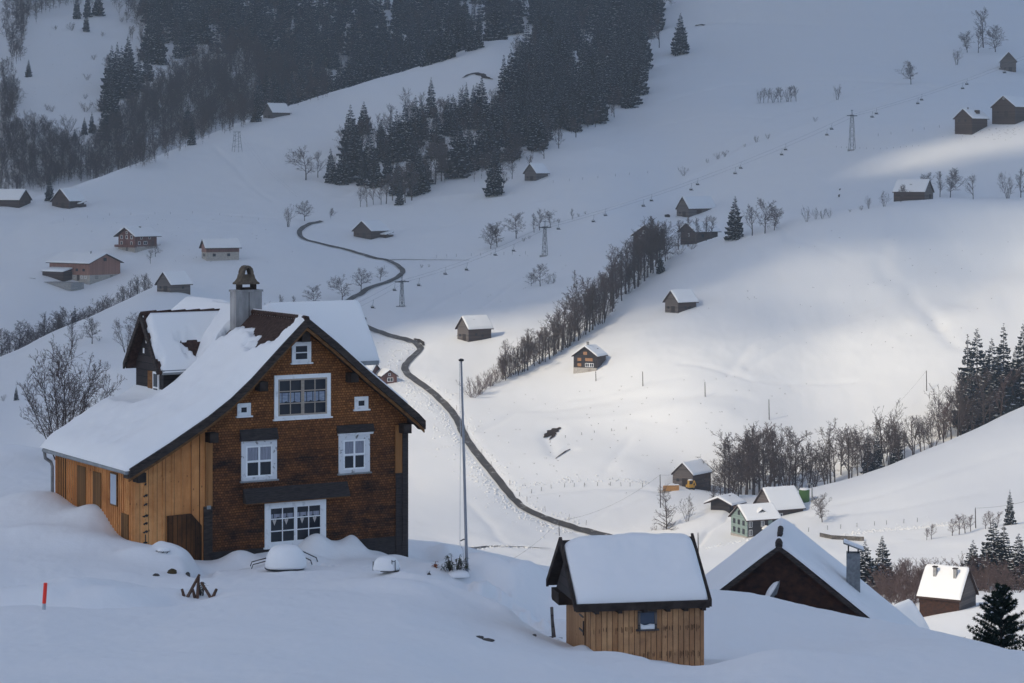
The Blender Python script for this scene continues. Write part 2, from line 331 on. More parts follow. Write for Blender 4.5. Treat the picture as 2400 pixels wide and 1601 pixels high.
for q_, dp in (([(1130,1010),(1210,965),(1330,935),(1480,905),(1600,880)],.22),([(1420,1100),(1480,1020),(1560,960),(1700,880),(1760,800),(1900,740)],.20),([(1350,1230),(1420,1190),(1500,1165)],.25),([(1100,1180),(1150,1230),(1180,1270)],.25),([(1480,980),(1600,1000),(1750,1010)],.22),([(1750,860),(1850,800),(1960,760),(2080,700)],.25),([(1600,850),(1760,890),(1900,893),(2000,890)],.35),
    ([(1900,1190),(2050,1160),(2200,1110),(2380,1050)],.3),([(1900,1210),(2100,1190),(2300,1150)],.25),([(1240,640),(1180,680),(1130,720)],.3),([(1000,730),(1060,690),(1150,640),(1230,610)],.3),([(1700,520),(1850,560),(1980,600)],.2),([(200,560),(400,540),(560,545)],.3),([(60,610),(120,590),(260,580)],.25),([(480,330),(560,400),(640,470)],.25),([(900,240),(1000,210),(1120,150)],.3),([(1000,540),(1100,510),(1250,470),(1400,450)],.3),([(1500,300),(1650,270),(1800,275)],.3),([(2000,150),(2120,110),(2260,90),(2390,40)],.4)): gul(q_, dp, 1.5)
gul(road_px[:14], 0.5, 2.6); gul(road_px[13:22], 0.5, 2.4); gul(road_px[22:], 0.7, 2.8)
gul([(1200,1165),(1290,1144),(1400,1137),(1500,1140),(1560,1150)], 0.6, 1.0); gul([(1620,1290),(1660,1240),(1700,1215),(1715,1190)], 0.7, 0.9)
gul([(1550,240),(1700,200),(1900,185),(2050,190),(2200,205),(2390,190)], 0.5, 3); gul([(1600,60),(1800,55),(2000,60),(2180,68)], 0.8, 2.0); gul([(1650,400),(1750,345),(1900,290),(2050,255),(2200,215),(2390,150)], -0.7, 3.5); gul([(1380,520),(1500,470),(1640,405)], -0.7, 2.5); gul([(1700,330),(1850,262),(2000,225),(2140,190)], 0.5, 2.5)
gul([(130,520),(300,505),(480,498),(640,510)], 0.6, 1.5); gul([(840,490),(960,475),(1080,455),(1180,445)], -0.6, 4); gul([(800,455),(830,440),(860,450)], 0.9, 4); gul([(1010,690),(1100,650),(1250,600)], 0.6, 8); gul([(0,480),(60,520),(0,560)], 0.5, 6)
ncz = np.exp(-(((XX-(-0.2))/1.7)**2+((YY-75.5)/2.8)**2)); ZG += ncz*0.30*fbm(XX/0.5, YY/0.8, 3)

def _ci(px): return np.interp(px, PX, np.arange(len(PX)))
def gz(X, Y):
    X = np.asarray(X, float); Y = np.asarray(Y, float)
    a = _ci(1200+F*X/Y); b = np.interp(Y, YG, np.arange(len(YG)))
    i = np.clip(a.astype(int), 0, len(PX)-2); j = np.clip(b.astype(int), 0, len(YG)-2); u = a-i; v = b-j
    return (ZG[i,j]*(1-u)+ZG[i+1,j]*u)*(1-v)+(ZG[i,j+1]*(1-u)+ZG[i+1,j+1]*u)*v
def G(px, Y): X = (px-1200)/F*Y; return np.array([X, Y, float(gz(X, Y))])
def H(px, py, ymin=120.0, ymax=2100.0):
    """the ground point seen at a place of the photograph, beyond ymin"""
    a = float(_ci(px)); i = min(int(a), len(PX)-2); u = a-i
    z = ZG[i]*(1-u)+ZG[i+1]*u; row = YH-z*F/YG
    k = np.nonzero((row[:-1] > py) & (row[1:] <= py) & (YG[1:] > ymin) & (YG[1:] < ymax))[0]
    if len(k) == 0:
        k2 = np.nonzero((YG > ymin) & (YG < ymax))[0]; kk = k2[np.argmin(np.abs(row[k2]-py))]; Y = YG[kk]
    else:
        # the first one that nothing in front hides, i.e. the nearest crossing
        kk = k[0]; t = (row[kk]-py)/(row[kk]-row[kk+1]+1e-9); Y = YG[kk]+t*(YG[kk+1]-YG[kk])
    return np.array([(px-1200)/F*Y, Y, (YH-py)/F*Y if len(k) else float(np.interp(Y, YG, z))])
# ------------------------------------------------------------------ ground sheet
nI, nJ = ZG.shape
V = np.stack([XX, YY, ZG], -1).reshape(-1, 3)
ii, jj = np.meshgrid(np.arange(nI-1), np.arange(nJ-1), indexing='ij'); q = (ii*nJ+jj).ravel()
me = np_mesh('snow_ground', V, np.stack([q, q+nJ, q+nJ+1, q+1], -1), mats=[M_snow], smooth=True)
tag(link('snow_ground', me), kind='structure')
g = MB(); n = 30
xs = np.linspace(-3200, 3200, n); ys = np.linspace(-1500, 60, 20)
for y in ys:
    for x in xs: g.v.append((x, y, -2.6+0.012*abs(y)*(y < 0)-0.35*max(y, 0)-0.02*abs(x)))
for j in range(19):
    for i in range(n-1): g.f.append((j*n+i, j*n+i+1, (j+1)*n+i+1, (j+1)*n+i))
g.mi = [0]*len(g.f)
tag(g.build('hillside_behind', M_snow, smooth=True), kind='structure')

# ------------------------------------------------------------------ road
def catmull(p, n=8):
    p = np.asarray(p, float); q = np.vstack([2*p[0]-p[1], p, 2*p[-1]-p[-2]]); out = []
    for i in range(1, len(q)-2):
        for t in np.linspace(0, 1, n, endpoint=False):
            a, b, c, d = q[i-1], q[i], q[i+1], q[i+2]
            out.append(0.5*((2*b)+(-a+c)*t+(2*a-5*b+4*c-d)*t*t+(-a+3*b-3*c+d)*t**3))
    out.append(q[-2]); return np.array(out)
def lay_strip(name, path, width, lift, m, across=5, n=8, wob=0.0):
    """a strip laid on the ground along world points"""
    c = catmull(path, n); d = np.gradient(c[:, :2], axis=0); d /= np.linalg.norm(d, axis=1)[:, None]+1e-9
    nr = np.stack([-d[:, 1], d[:, 0]], 1); w = np.asarray(width, float)*np.ones(len(c)) if np.ndim(width) == 0 else np.interp(np.linspace(0,1,len(c)), np.linspace(0,1,len(width)), width)
    v = []
    for k in range(across):
        s = (k/(across-1)-0.5)*w*(1+wob*np.sin(np.arange(len(c))*0.9+k)*((k == 0) | (k == across-1)))
        p = c[:, :2]+nr*s[:, None]; z = gz(p[:, 0], p[:, 1])+lift
        v.append(np.stack([p[:, 0], p[:, 1], z], 1))
    v = np.stack(v, 1).reshape(-1, 3); N = len(c)
    i, k = np.meshgrid(np.arange(N-1), np.arange(across-1), indexing='ij'); q = (i*across+k).ravel()
    return link(name, np_mesh(name, v, np.stack([q, q+1, q+across+1, q+across], -1), mats=[m], smooth=True))
M_road, t, b = noisy('wet_asphalt', (0.034,0.031,0.030), (0.085,0.075,0.068), 0.35, 0.7, 0.4, stretch=(1,0.3,1))
tc = t.add('ShaderNodeTexCoord'); nz = t.add('ShaderNodeTexNoise', Scale=0.42, Detail=6, Roughness=0.7); t.link(tc.outputs['Object'], nz.inputs['Vector'])     # packed snow left on the asphalt
cr = t.add('ShaderNodeValToRGB'); cr.color_ramp.elements[0].position = 0.57; cr.color_ramp.elements[1].position = 0.68; t.link(nz.outputs['Fac'], cr.inputs['Fac'])
mx = t.add('ShaderNodeMix', data_type='RGBA'); mx.inputs[7].default_value = (0.40,0.39,0.39,1); t.link(cr.outputs[0], mx.inputs[0]); t.link(b.inputs['Base Color'].links[0].from_socket, mx.inputs[6]); t.link(mx.outputs[2], b.inputs['Base Color'])
road_w = [H(*p, ymin=480) for p in road_px]
tag(lay_strip('road', [p[:2] for p in road_w], [2.0]*6+[2.2]*4+[2.5], 0.24, M_road, n=10, wob=0.05), kind='structure')
tag(lay_strip('farm_track', [H(*p, ymin=480)[:2] for p in [(905,611),(960,609),(1040,610),(1100,611)]], [0.9, 0.5, 0.25], 0.2, M_road, n=8), kind='structure')
tag(lay_strip('farm_track', [H(*p, ymin=400)[:2] for p in [(1075,1288),(1130,1284),(1200,1283),(1290,1287)]], [1.3,1.1,0.5], 0.2, M_road, n=8), kind='structure')

# ------------------------------------------------------------------ light: hazy sun from the left behind the camera
EL, AZ = 36.0, 0.0
sd = Vector((-0.75, -0.66, 0)).normalized()*math.cos(R(EL)); sd.z = math.sin(R(EL))   # towards the sun
sl = bpy.data.lights.new('sun', 'SUN'); sl.energy = SUN_E; sl.angle = R(2.2); sl.color = (1.0, 0.88, 0.66)
so = bpy.data.objects.new('sun', sl); COL.objects.link(so); so.rotation_euler = sd.to_track_quat('Z', 'Y').to_euler()
w = bpy.data.worlds.new('World'); SC.world = w; w.use_nodes = True
sky = w.node_tree.nodes.new('ShaderNodeTexSky'); sky.sky_type = 'NISHITA'; sky.sun_disc = False
sky.sun_elevation = R(EL); sky.sun_rotation = math.atan2(sd.x, sd.y); sky.altitude = 900; sky.air_density = 1.0; sky.dust_density = SKY_DUST; sky.ozone_density = 1.0
bg = w.node_tree.nodes['Background']; bg.inputs['Strength'].default_value = SKY_S
w.node_tree.links.new(sky.outputs[0], bg.inputs['Color'])
SC.view_settings.view_transform = 'Standard'; SC.view_settings.look = 'None'; SC.view_settings.exposure = EXPO; SC.view_settings.gamma = 1.0

# ------------------------------------------------------------------ unseen clouds, shaped to shade the village, the woods and the upper slopes
HC = 520.0
M_cloud, t, b = mat('cloud_white', (0.85, 0.86, 0.88), 1.0, 0.0)
tl = t.add('ShaderNodeBsdfTranslucent'); tl.inputs['Color'].default_value = (0.80, 0.84, 0.92, 1); mxs = t.add('ShaderNodeMixShader'); mxs.inputs[0].default_value = 0.45
t.link(b.outputs[0], mxs.inputs[1]); t.link(tl.outputs[0], mxs.inputs[2]); t.link(mxs.outputs[0], t.n['Material Output'].inputs['Surface'])
def gpt(px, py, ymin=120): p = H(px, py, ymin); return (p[0], p[1])
lit = [gpt(780,900,600), gpt(930,805,600), gpt(1110,760,600), gpt(1300,750,600), gpt(1480,735,600), gpt(1650,705,600), gpt(1800,680,600), gpt(2000,630,600), gpt(2250,560,600), gpt(2520,530,600),
       (330, 760), (330, 150), (20, 140), (-20, 170), (-52, 330), (-78, 520), (-92, 640)]
lit = np.array(lit)
def poly_sd(P, X, Y):
    """signed distance to a polygon, positive inside"""
    d = np.full(X.shape, 1e9); ins = np.zeros(X.shape, bool)
    for a, b in zip(P, np.roll(P, -1, 0)):
        e = b-a; t = np.clip(((X-a[0])*e[0]+(Y-a[1])*e[1])/(e@e), 0, 1)
        d = np.minimum(d, np.hypot(X-a[0]-t*e[0], Y-a[1]-t*e[1]))
        c = (a[1] > Y) != (b[1] > Y); xx = (b[0]-a[0])*(Y-a[1])/(b[1]-a[1]+1e-12)+a[0]; ins ^= c & (X < xx)
    return np.where(ins, d, -d)
gx, gy = np.arange(-1450, 420, 9.0), np.arange(-860, 1900, 9.0)
CX, CYY = np.meshgrid(gx, gy, indexing='ij')
# where does the sunbeam through each place of the cloud layer meet the ground
GXp = CX.copy(); GYp = CYY.copy(); zz = np.full(CX.shape, -40.0)
for _ in range(12):
    t = (HC-zz)/sd.z; GXp = CX-sd.x*t; GYp = CYY-sd.y*t
    yy = np.clip(GYp, 5, 2140); zz = 0.5*zz+0.5*gz(np.clip(GXp, -1.3*yy, 1.3*yy), yy)
S = -poly_sd(lit, GXp, GYp)+10*fbm(GXp/55+5, GYp/40, 3)              # positive = cloud
pc = H(2345, 335, 900); S = np.minimum(S, (np.hypot((GXp-pc[0])/60, (GYp-pc[1])/12)-1)*30+6*fbm(GXp/20, GYp/20, 2))
edge = np.minimum.reduce([CX-gx[0], gx[-1]-CX, CYY-gy[0], gy[-1]-CYY]); S = np.minimum(S, edge-5)
c1 = H(2330, 1075, 600); c2 = H(2230,1165,500); c4 = H(1850, 610, 600)
def streak(cx, cy_, lx, ly, rot):  # added wisps that dim bands of the sunlit ground
    c, s = math.cos(rot), math.sin(rot); dx = (GXp-cx)*c+(GYp-cy_)*s; dy = -(GXp-cx)*s+(GYp-cy_)*c
    return (1-np.hypot(dx/lx, dy/ly))*ly
for px_, py_, lx_, ly_, ro_ in ((1560,790,60,5.5,0.2),(1850,730,70,6.5,0.15),(1330,930,45,4.5,0.3),(2150,700,60,6,0.25),(1700,1010,60,5,0.1),(1200,1080,40,4,0.2),(2300,620,50,6,0.2)):
    cc_ = H(px_, py_, 500); S = np.maximum(S, streak(cc_[0], cc_[1], lx_, ly_, ro_)+1.5*fbm(GXp/18, GYp/12, 2))
S = np.maximum.reduce([S, streak(c1[0]-20, c1[1]+14, 120, 10.5, 0.10), streak(c2[0], c2[1], 90, 7.5, 0.12)])
th = np.where(S > 0, np.sqrt(np.clip(S, 0, 160)/160), -1)
top = HC+th*(60+25*fbm(CX/60, CYY/60, 4)); bot = HC-th*(14+8*fbm(CX/45+9, CYY/45, 3))
on = S > 0; idx = -np.ones(S.shape, int)
cell = on[:-1,:-1] & on[1:,:-1] & on[1:,1:] & on[:-1,1:]
used = np.zeros_like(on); used[:-1,:-1] |= cell; used[1:,:-1] |= cell; used[1:,1:] |= cell; used[:-1,1:] |= cell
idx[used] = np.arange(used.sum()); N = used.sum()
vt = np.stack([CX[used], CYY[used], top[used]], 1); vb = np.stack([CX[used], CYY[used], bot[used]], 1)
a, b, c, d = idx[:-1,:-1][cell], idx[1:,:-1][cell], idx[1:,1:][cell], idx[:-1,1:][cell]
qt = np.stack([a,b,c,d], 1); qb = np.stack([d,c,b,a], 1)+N
e = np.concatenate([np.stack([a,b],1), np.stack([b,c],1), np.stack([c,d],1), np.stack([d,a],1)])
key = np.sort(e, 1); u, inv, cnt = np.unique(key, axis=0, return_inverse=True, return_counts=True); bd = e[cnt[inv.ravel()] == 1]
side = np.stack([bd[:,1], bd[:,0], bd[:,0]+N, bd[:,1]+N], 1)
tag(link('shade_cloud', np_mesh('shade_cloud', np.vstack([vt, vb]), np.vstack([qt, qb, side]), mats=[M_cloud], smooth=True)), kind='structure')

# ------------------------------------------------------------------ air
hz = bpy.data.materials.new('thin_haze'); hz.use_nodes = True; ht = hz.node_tree; ht.nodes.clear()
ho = ht.nodes.new('ShaderNodeOutputMaterial'); pv = ht.nodes.new('ShaderNodeVolumePrincipled')
pv.inputs['Color'].default_value = (0.66, 0.79, 1.0, 1); pv.inputs['Density'].default_value = HAZE_D; pv.inputs['Anisotropy'].default_value = 0.0
ht.links.new(pv.outputs[0], ho.inputs['Volume'])
if HAZE_D > 0:
    zlo = min(float(ZG.min()), -75)-1; hb = MB().box(-3300, 3300, -1520, 2170, zlo, 330)
    tag(hb.build('haze', hz), kind='stuff')
SC.cycles.use_denoising = True
SC.cycles.max_bounces = 8; SC.cycles.diffuse_bounces = 4; SC.cycles.glossy_bounces = 2; SC.cycles.transmission_bounces = 2; SC.cycles.volume_bounces = 0; SC.cycles.transparent_max_bounces = 4
SC.cycles.sample_clamp_indirect = 6
# ------------------------------------------------------------------ shared building materials
def wood(name, a, b, sc=2.0, st=(1,1,6), bump=0.3): return noisy(name, a, b, sc, 0.85, 0.2, stretch=st, bump=bump)[0]
M_dark = wood('black_brown_timber', (0.018,0.013,0.011), (0.055,0.042,0.036), 3, (1,1,1))
M_barge = wood('weathered_barge_board', (0.018,0.015,0.015), (0.075,0.058,0.050), 2.2, (2,2,9))
M_barge2 = wood('brown_verge_board', (0.10,0.045,0.018), (0.24,0.12,0.05), 2.2, (2,2,5))
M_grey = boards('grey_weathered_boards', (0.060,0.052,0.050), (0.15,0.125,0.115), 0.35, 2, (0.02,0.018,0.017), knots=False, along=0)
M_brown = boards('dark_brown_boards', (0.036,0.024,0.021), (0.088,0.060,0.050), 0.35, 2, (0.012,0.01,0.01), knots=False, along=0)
M_red = boards('red_brown_boards', (0.10,0.040,0.032), (0.19,0.085,0.065), 0.4, 0, (0.03,0.02,0.018), knots=False)
M_redy = boards('red_brown_boards_side', (0.10,0.040,0.032), (0.19,0.085,0.065), 0.4, 1, (0.03,0.02,0.018), knots=False)
M_rose = boards('rosy_larch_boards', (0.22,0.105,0.080), (0.33,0.17,0.125), 0.4, 0, (0.06,0.035,0.03), knots=False)
M_green = boards('pale_green_shingles', (0.19,0.255,0.235), (0.28,0.35,0.325), 0.25, 2, (0.10,0.15,0.12), knots=False, along=0)
M_blackb = boards('black_shingles', (0.016,0.014,0.016), (0.045,0.036,0.036), 0.25, 2, (0.008,0.008,0.008), knots=False, along=0)
M_stone, _, _ = noisy('pale_masonry', (0.30,0.27,0.24), (0.48,0.44,0.40), 2.0)
M_conc, _, _ = noisy('grey_concrete', (0.20,0.20,0.20), (0.34,0.33,0.32), 2.2, 0.9, 0.15)
M_white, _, _ = noisy('white_paint', (0.55,0.55,0.56), (0.80,0.80,0.81), 5, 0.6, 0.3, contrast=(0.25,0.45))
M_shut, _, _ = noisy('orange_shutter', (0.26,0.135,0.07), (0.38,0.205,0.105), 6)
M_glass, _, _ = mat('dark_window_glass', (0.020,0.023,0.030), 0.08, 0.5)
M_metal, _, _ = noisy('grey_sheet_metal', (0.16,0.17,0.18), (0.30,0.31,0.32), 3, 0.5, 0.4)
M_steel, _, _ = mat('galvanised_steel', (0.16,0.17,0.18), 0.5, 0.4)
M_black, _, _ = mat('black_metal', (0.016,0.016,0.018), 0.5, 0.4)
M_tile, _, _ = noisy('dark_brown_tiles', (0.030,0.018,0.015), (0.085,0.052,0.042), 9, 0.9, 0.2, bump=0.8, dist=0.05)

def snow_sheet(name, base, u0, u1, v0, v1, du, thick, parent, m=None, x_is_u=True):
    """a blanket of snow lying on a roof: thickness falls to nothing at its edges and bare patches"""
    nu = max(4, int(round((u1-u0)/du))+1); nv = max(4, int(round((v1-v0)/du))+1)
    U, Vv = np.meshgrid(np.linspace(u0, u1, nu), np.linspace(v0, v1, nv), indexing='ij')
    b = base(U, Vv); t = thick(U, Vv)
    top = b+np.maximum(t, 0.0)+0.005; bot = b-0.02
    keep = t > 0.012; cell = keep[:-1,:-1] | keep[1:,:-1] | keep[1:,1:] | keep[:-1,1:]
    top = np.where(keep, top, b-0.01)
    id_ = np.arange(nu*nv).reshape(nu, nv); N = nu*nv
    a, b_, c, d = id_[:-1,:-1][cell], id_[1:,:-1][cell], id_[1:,1:][cell], id_[:-1,1:][cell]
    qt = np.stack([a,b_,c,d], 1); qb = np.stack([d,c,b_,a], 1)+N
    e = np.concatenate([np.stack([a,b_],1), np.stack([b_,c],1), np.stack([c,d],1), np.stack([d,a],1)])
    u, inv, cnt = np.unique(np.sort(e, 1), axis=0, return_inverse=True, return_counts=True); bd = e[cnt[inv.ravel()] == 1]
    side = np.stack([bd[:,1], bd[:,0], bd[:,0]+N, bd[:,1]+N], 1)
    v = np.vstack([np.stack([U.ravel(), Vv.ravel(), top.ravel()], 1), np.stack([U.ravel(), Vv.ravel(), bot.ravel()], 1)])
    allq = np.vstack([qt, qb, side]); used = np.unique(allq); mp = np.zeros(len(v), int); mp[used] = np.arange(len(used))
    return link(name, np_mesh(name, v[used], mp[allq], mats=[m or M_snowr], smooth=True), parent)
def edge_round(U, V, u0, u1, v0, v1, r, T):
    """pillow profile: full thickness inside, quarter round along the four edges"""
    out = np.ones(U.shape)
    for d in (U-u0, u1-U, V-v0, v1-V):
        k = 1-np.clip(d/r, 0, 1); out = out*np.sqrt(np.clip(1-k**2.2, 0, 1))
    return T*out

# ------------------------------------------------------------------ the chalet
Y0 = 80.0; TH = R(31)
ch = thing('chalet', 'large brown shingled chalet with snow laden roof and orange boarded lean-to in front', 'house', ((487-1200)/F*Y0, Y0, (YH-1325)/F*Y0), TH)
# cladding of tiny round wooden shingles: orange brown above, weathered almost black lower down
m, t, b = mat('wooden_shingles', (0.4,0.15,0.05), 0.8, 0.2)
tc = t.add('ShaderNodeTexCoord'); sx = t.add('ShaderNodeSeparateXYZ'); t.link(tc.outputs['Object'], sx.inputs[0])
cb = t.add('ShaderNodeCombineXYZ'); t.link(sx.outputs[0], cb.inputs[0])
wv = t.add('ShaderNodeTexNoise', Scale=0.9, Detail=3); t.link(tc.outputs['Object'], wv.inputs['Vector']); wm = t.add('ShaderNodeMath', operation='MULTIPLY_ADD'); wm.inputs[1].default_value = 0.10     # the courses waver
t.link(wv.outputs['Fac'], wm.inputs[0]); t.link(sx.outputs[2], wm.inputs[2]); t.link(wm.outputs[0], cb.inputs[1])
br = t.add('ShaderNodeTexBrick', Scale=1.0); br.inputs['Brick Width'].default_value = 0.10; br.inputs['Row Height'].default_value = 0.085
br.inputs['Mortar Size'].default_value = 0.011; br.inputs['Mortar Smooth'].default_value = 0.3; br.inputs['Color1'].default_value = (0.58,0.56,0.55,1); br.inputs['Color2'].default_value = (1.1,1.08,1.05,1); br.inputs['Mortar'].default_value = (0.30,0.28,0.26,1)
t.link(cb.outputs[0], br.inputs['Vector'])
nz = t.add('ShaderNodeTexNoise', Scale=1.0, Detail=8, Roughness=0.72); mp = t.add('ShaderNodeMapping'); mp.inputs['Scale'].default_value = (0.7,1,2.6)
t.link(tc.outputs['Object'], mp.inputs['Vector']); t.link(mp.outputs[0], nz.inputs['Vector'])
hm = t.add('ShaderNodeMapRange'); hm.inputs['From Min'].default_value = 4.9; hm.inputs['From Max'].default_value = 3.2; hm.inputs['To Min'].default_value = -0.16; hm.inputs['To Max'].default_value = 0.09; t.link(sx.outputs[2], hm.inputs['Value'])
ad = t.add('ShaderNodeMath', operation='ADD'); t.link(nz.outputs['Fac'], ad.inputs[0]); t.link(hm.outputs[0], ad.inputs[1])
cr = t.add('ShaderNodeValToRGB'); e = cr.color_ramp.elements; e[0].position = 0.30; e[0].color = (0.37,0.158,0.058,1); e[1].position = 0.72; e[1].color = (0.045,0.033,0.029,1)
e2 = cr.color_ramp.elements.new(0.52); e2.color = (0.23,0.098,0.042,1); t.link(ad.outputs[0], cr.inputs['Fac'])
n2 = t.add('ShaderNodeTexNoise', Scale=7, Detail=4); m2 = t.add('ShaderNodeMapping'); m2.inputs['Scale'].default_value = (1,1,5); t.link(tc.outputs['Object'], m2.inputs['Vector']); t.link(m2.outputs[0], n2.inputs['Vector'])
c2 = t.add('ShaderNodeValToRGB'); e = c2.color_ramp.elements; e[0].position = 0.3; e[0].color = (0.45,0.45,0.5,1); e[1].position = 0.65; e[1].color = (1.1,1.05,1,1); t.link(n2.outputs['Fac'], c2.inputs['Fac'])
mu = t.add('ShaderNodeMix', data_type='RGBA', blend_type='MULTIPLY'); mu.inputs[0].default_value = 1; t.link(cr.outputs[0], mu.inputs[6]); t.link(br.outputs['Color'], mu.inputs[7])
mu2 = t.add('ShaderNodeMix', data_type='RGBA', blend_type='MULTIPLY'); mu2.inputs[0].default_value = 0.8; t.link(mu.outputs[2], mu2.inputs[6]); t.link(c2.outputs[0], mu2.inputs[7])
t.link(mu2.outputs[2], b.inputs['Base Color'])
bp = t.add('ShaderNodeBump', Strength=0.7, Distance=0.02); t.link(br.outputs['Fac'], bp.inputs['Height']); bp.invert = True; t.link(bp.outputs[0], b.inputs['Normal'])
M_shingle = m
M_shdark = noisy('black_shingle_band', (0.024,0.021,0.021), (0.066,0.055,0.052), 4, 0.85, 0.2, stretch=(1,1,10), bump=0.5)[0]
M_orange = boards('orange_larch_boards', (0.55,0.225,0.075), (0.76,0.38,0.15), 0.30, 0, (0.06,0.025,0.01), gap=0.035, weather=(0.40,0.155,0.05))
M_orangey = boards('orange_larch_side', (0.53,0.215,0.07), (0.73,0.36,0.14), 0.18, 1, (0.05,0.02,0.01), gap=0.05, weather=(0.38,0.145,0.045))
M_olddoor = boards('old_dark_door_boards', (0.040,0.018,0.008), (0.16,0.065,0.022), 0.16, 0, (0.01,0.006,0.004), weather=(0.012,0.008,0.006))
prof = [(-2.97,3.38),(-1.6,4.12),(-0.21,4.93),(0.6,5.48),(1.36,6.12),(2.4,7.12),(3.4,8.06),(4.51,7.2),(5.75,6.15),(6.71,5.39),(7.66,4.62),(7.92,4.36)]
ps, ph = np.array(prof).T
def hroof(s): return np.interp(s, ps, ph)
wall = MB()
s_ = [0, 0.6, 1.36, 2.4, 3.4, 4.51, 5.75, 6.71, 7.48]
wall.prism([(0,-1.5),(7.48,-1.5)]+[(s, float(hroof(s))-0.30) for s in reversed(s_)], 1, 0, 7.25)
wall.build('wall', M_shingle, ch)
an = MB(); an.prism([(-2.63,-1.5),(-0.02,-1.5),(-0.02,float(hroof(0))-0.36),(-1.6,3.80),(-2.63,3.24)], 1, 0.012, 7.1)
lw = an.build('lean_to_wall', M_orange, ch)
for f in lw.data.polygons:
    if f.normal.x < -0.8: f.material_index = 1
lw.data.materials.append(M_orangey)
bt = MB()
for k in range(39):
    y = 0.05+k*0.184; bt.box(-2.665, -2.632, y, y+0.05, -1, 3.2)
bt.build('batten', M_orangey, lw)
bt = MB()
for k in range(8):
    x = -2.60+k*0.33; bt.box(x, x+0.045, -0.022, 0.010, -1, float(hroof(x))-0.36)
bt.build('batten', M_orange, lw)
def slab(mb, pts, y0, y1, th, mi=0):
    for (a, ha), (b, hb) in zip(pts[:-1], pts[1:]):
        mb.add([(a,y0,ha-th),(b,y0,hb-th),(b,y1,hb-th),(a,y1,ha-th),(a,y0,ha),(b,y0,hb),(b,y1,hb),(a,y1,ha)], [(0,3,2,1),(4,5,6,7),(0,1,5,4),(1,2,6,5),(2,3,7,6),(3,0,4,7)], mi)
rf = MB(); slab(rf, prof, -0.5, 7.40, 0.16); roof = rf.build('roof', M_tile, ch)
# verge: dark weathered barge board with a paler strip under it, on both slopes
for nm, P in (('left', prof[:7]), ('right', prof[6:])):
    bb = MB(); slab(bb, [(a, h+0.05) for a, h in P], -0.58, -0.48, 0.30); bb.build('barge_board', M_barge, ch)
    b2 = MB(); slab(b2, [(a, h-0.26) for a, h in P], -0.50, -0.42, 0.11); b2.build('verge_strip', M_barge2, ch)
    b3 = MB(); slab(b3, [(a, h-0.17) for a, h in P], -0.42, -0.002, 0.12); b3.build('soffit', M_dark, ch)
for s, h in ((1.85, 5.86), (5.25, 6.0), (3.42, 7.45), (0.05, 4.25), (7.30, 4.15), (-2.5, 3.10)):
    mb = MB().box(s-0.15, s+0.15, -0.42, -0.003, h-0.16, h+0.16); mb.build('purlin_end', M_dark, ch)
# corner posts and, at the right edge, a strip of painted shade
mb = MB().box(-0.16, 0.15, -0.05, -0.002, -1.2, 1.95); mb.build('corner_post_or_shade', M_barge, ch)
mb = MB().box(-0.10, 0.15, -0.05, -0.002, 1.95, 4.35); mb.build('corner_post_or_shade', boards('brown_post', (0.20,0.085,0.03), (0.36,0.17,0.06), 0.3, 0, knots=False, gap=0), ch)
mb = MB().box(7.02, 7.28, -0.05, -0.002, 2.6, 4.25); mb.build('corner_post_or_shade', bpy.data.materials['brown_post'], ch)
mb = MB().box(7.04, 7.28, -0.05, -0.002, -1.2, 2.6); mb.build('corner_post_or_shade', M_shdark, ch)
mb = MB().box(7.28, 7.50, -0.08, -0.002, -1.2, 4.2); mb.build('corner_post_or_shade', M_shdark, ch)  # outermost dark strip stands in for the shadow at the corner
mb = MB().box(0.15, 7.04, -0.022, -0.001, -1.2, 0.42); mb.build('wall_foot', M_shdark, ch)
mb = MB().box(-0.06, 0.08, -0.075, -0.051, 1.86, 1.98); mb.build('number_plate', M_metal, ch)
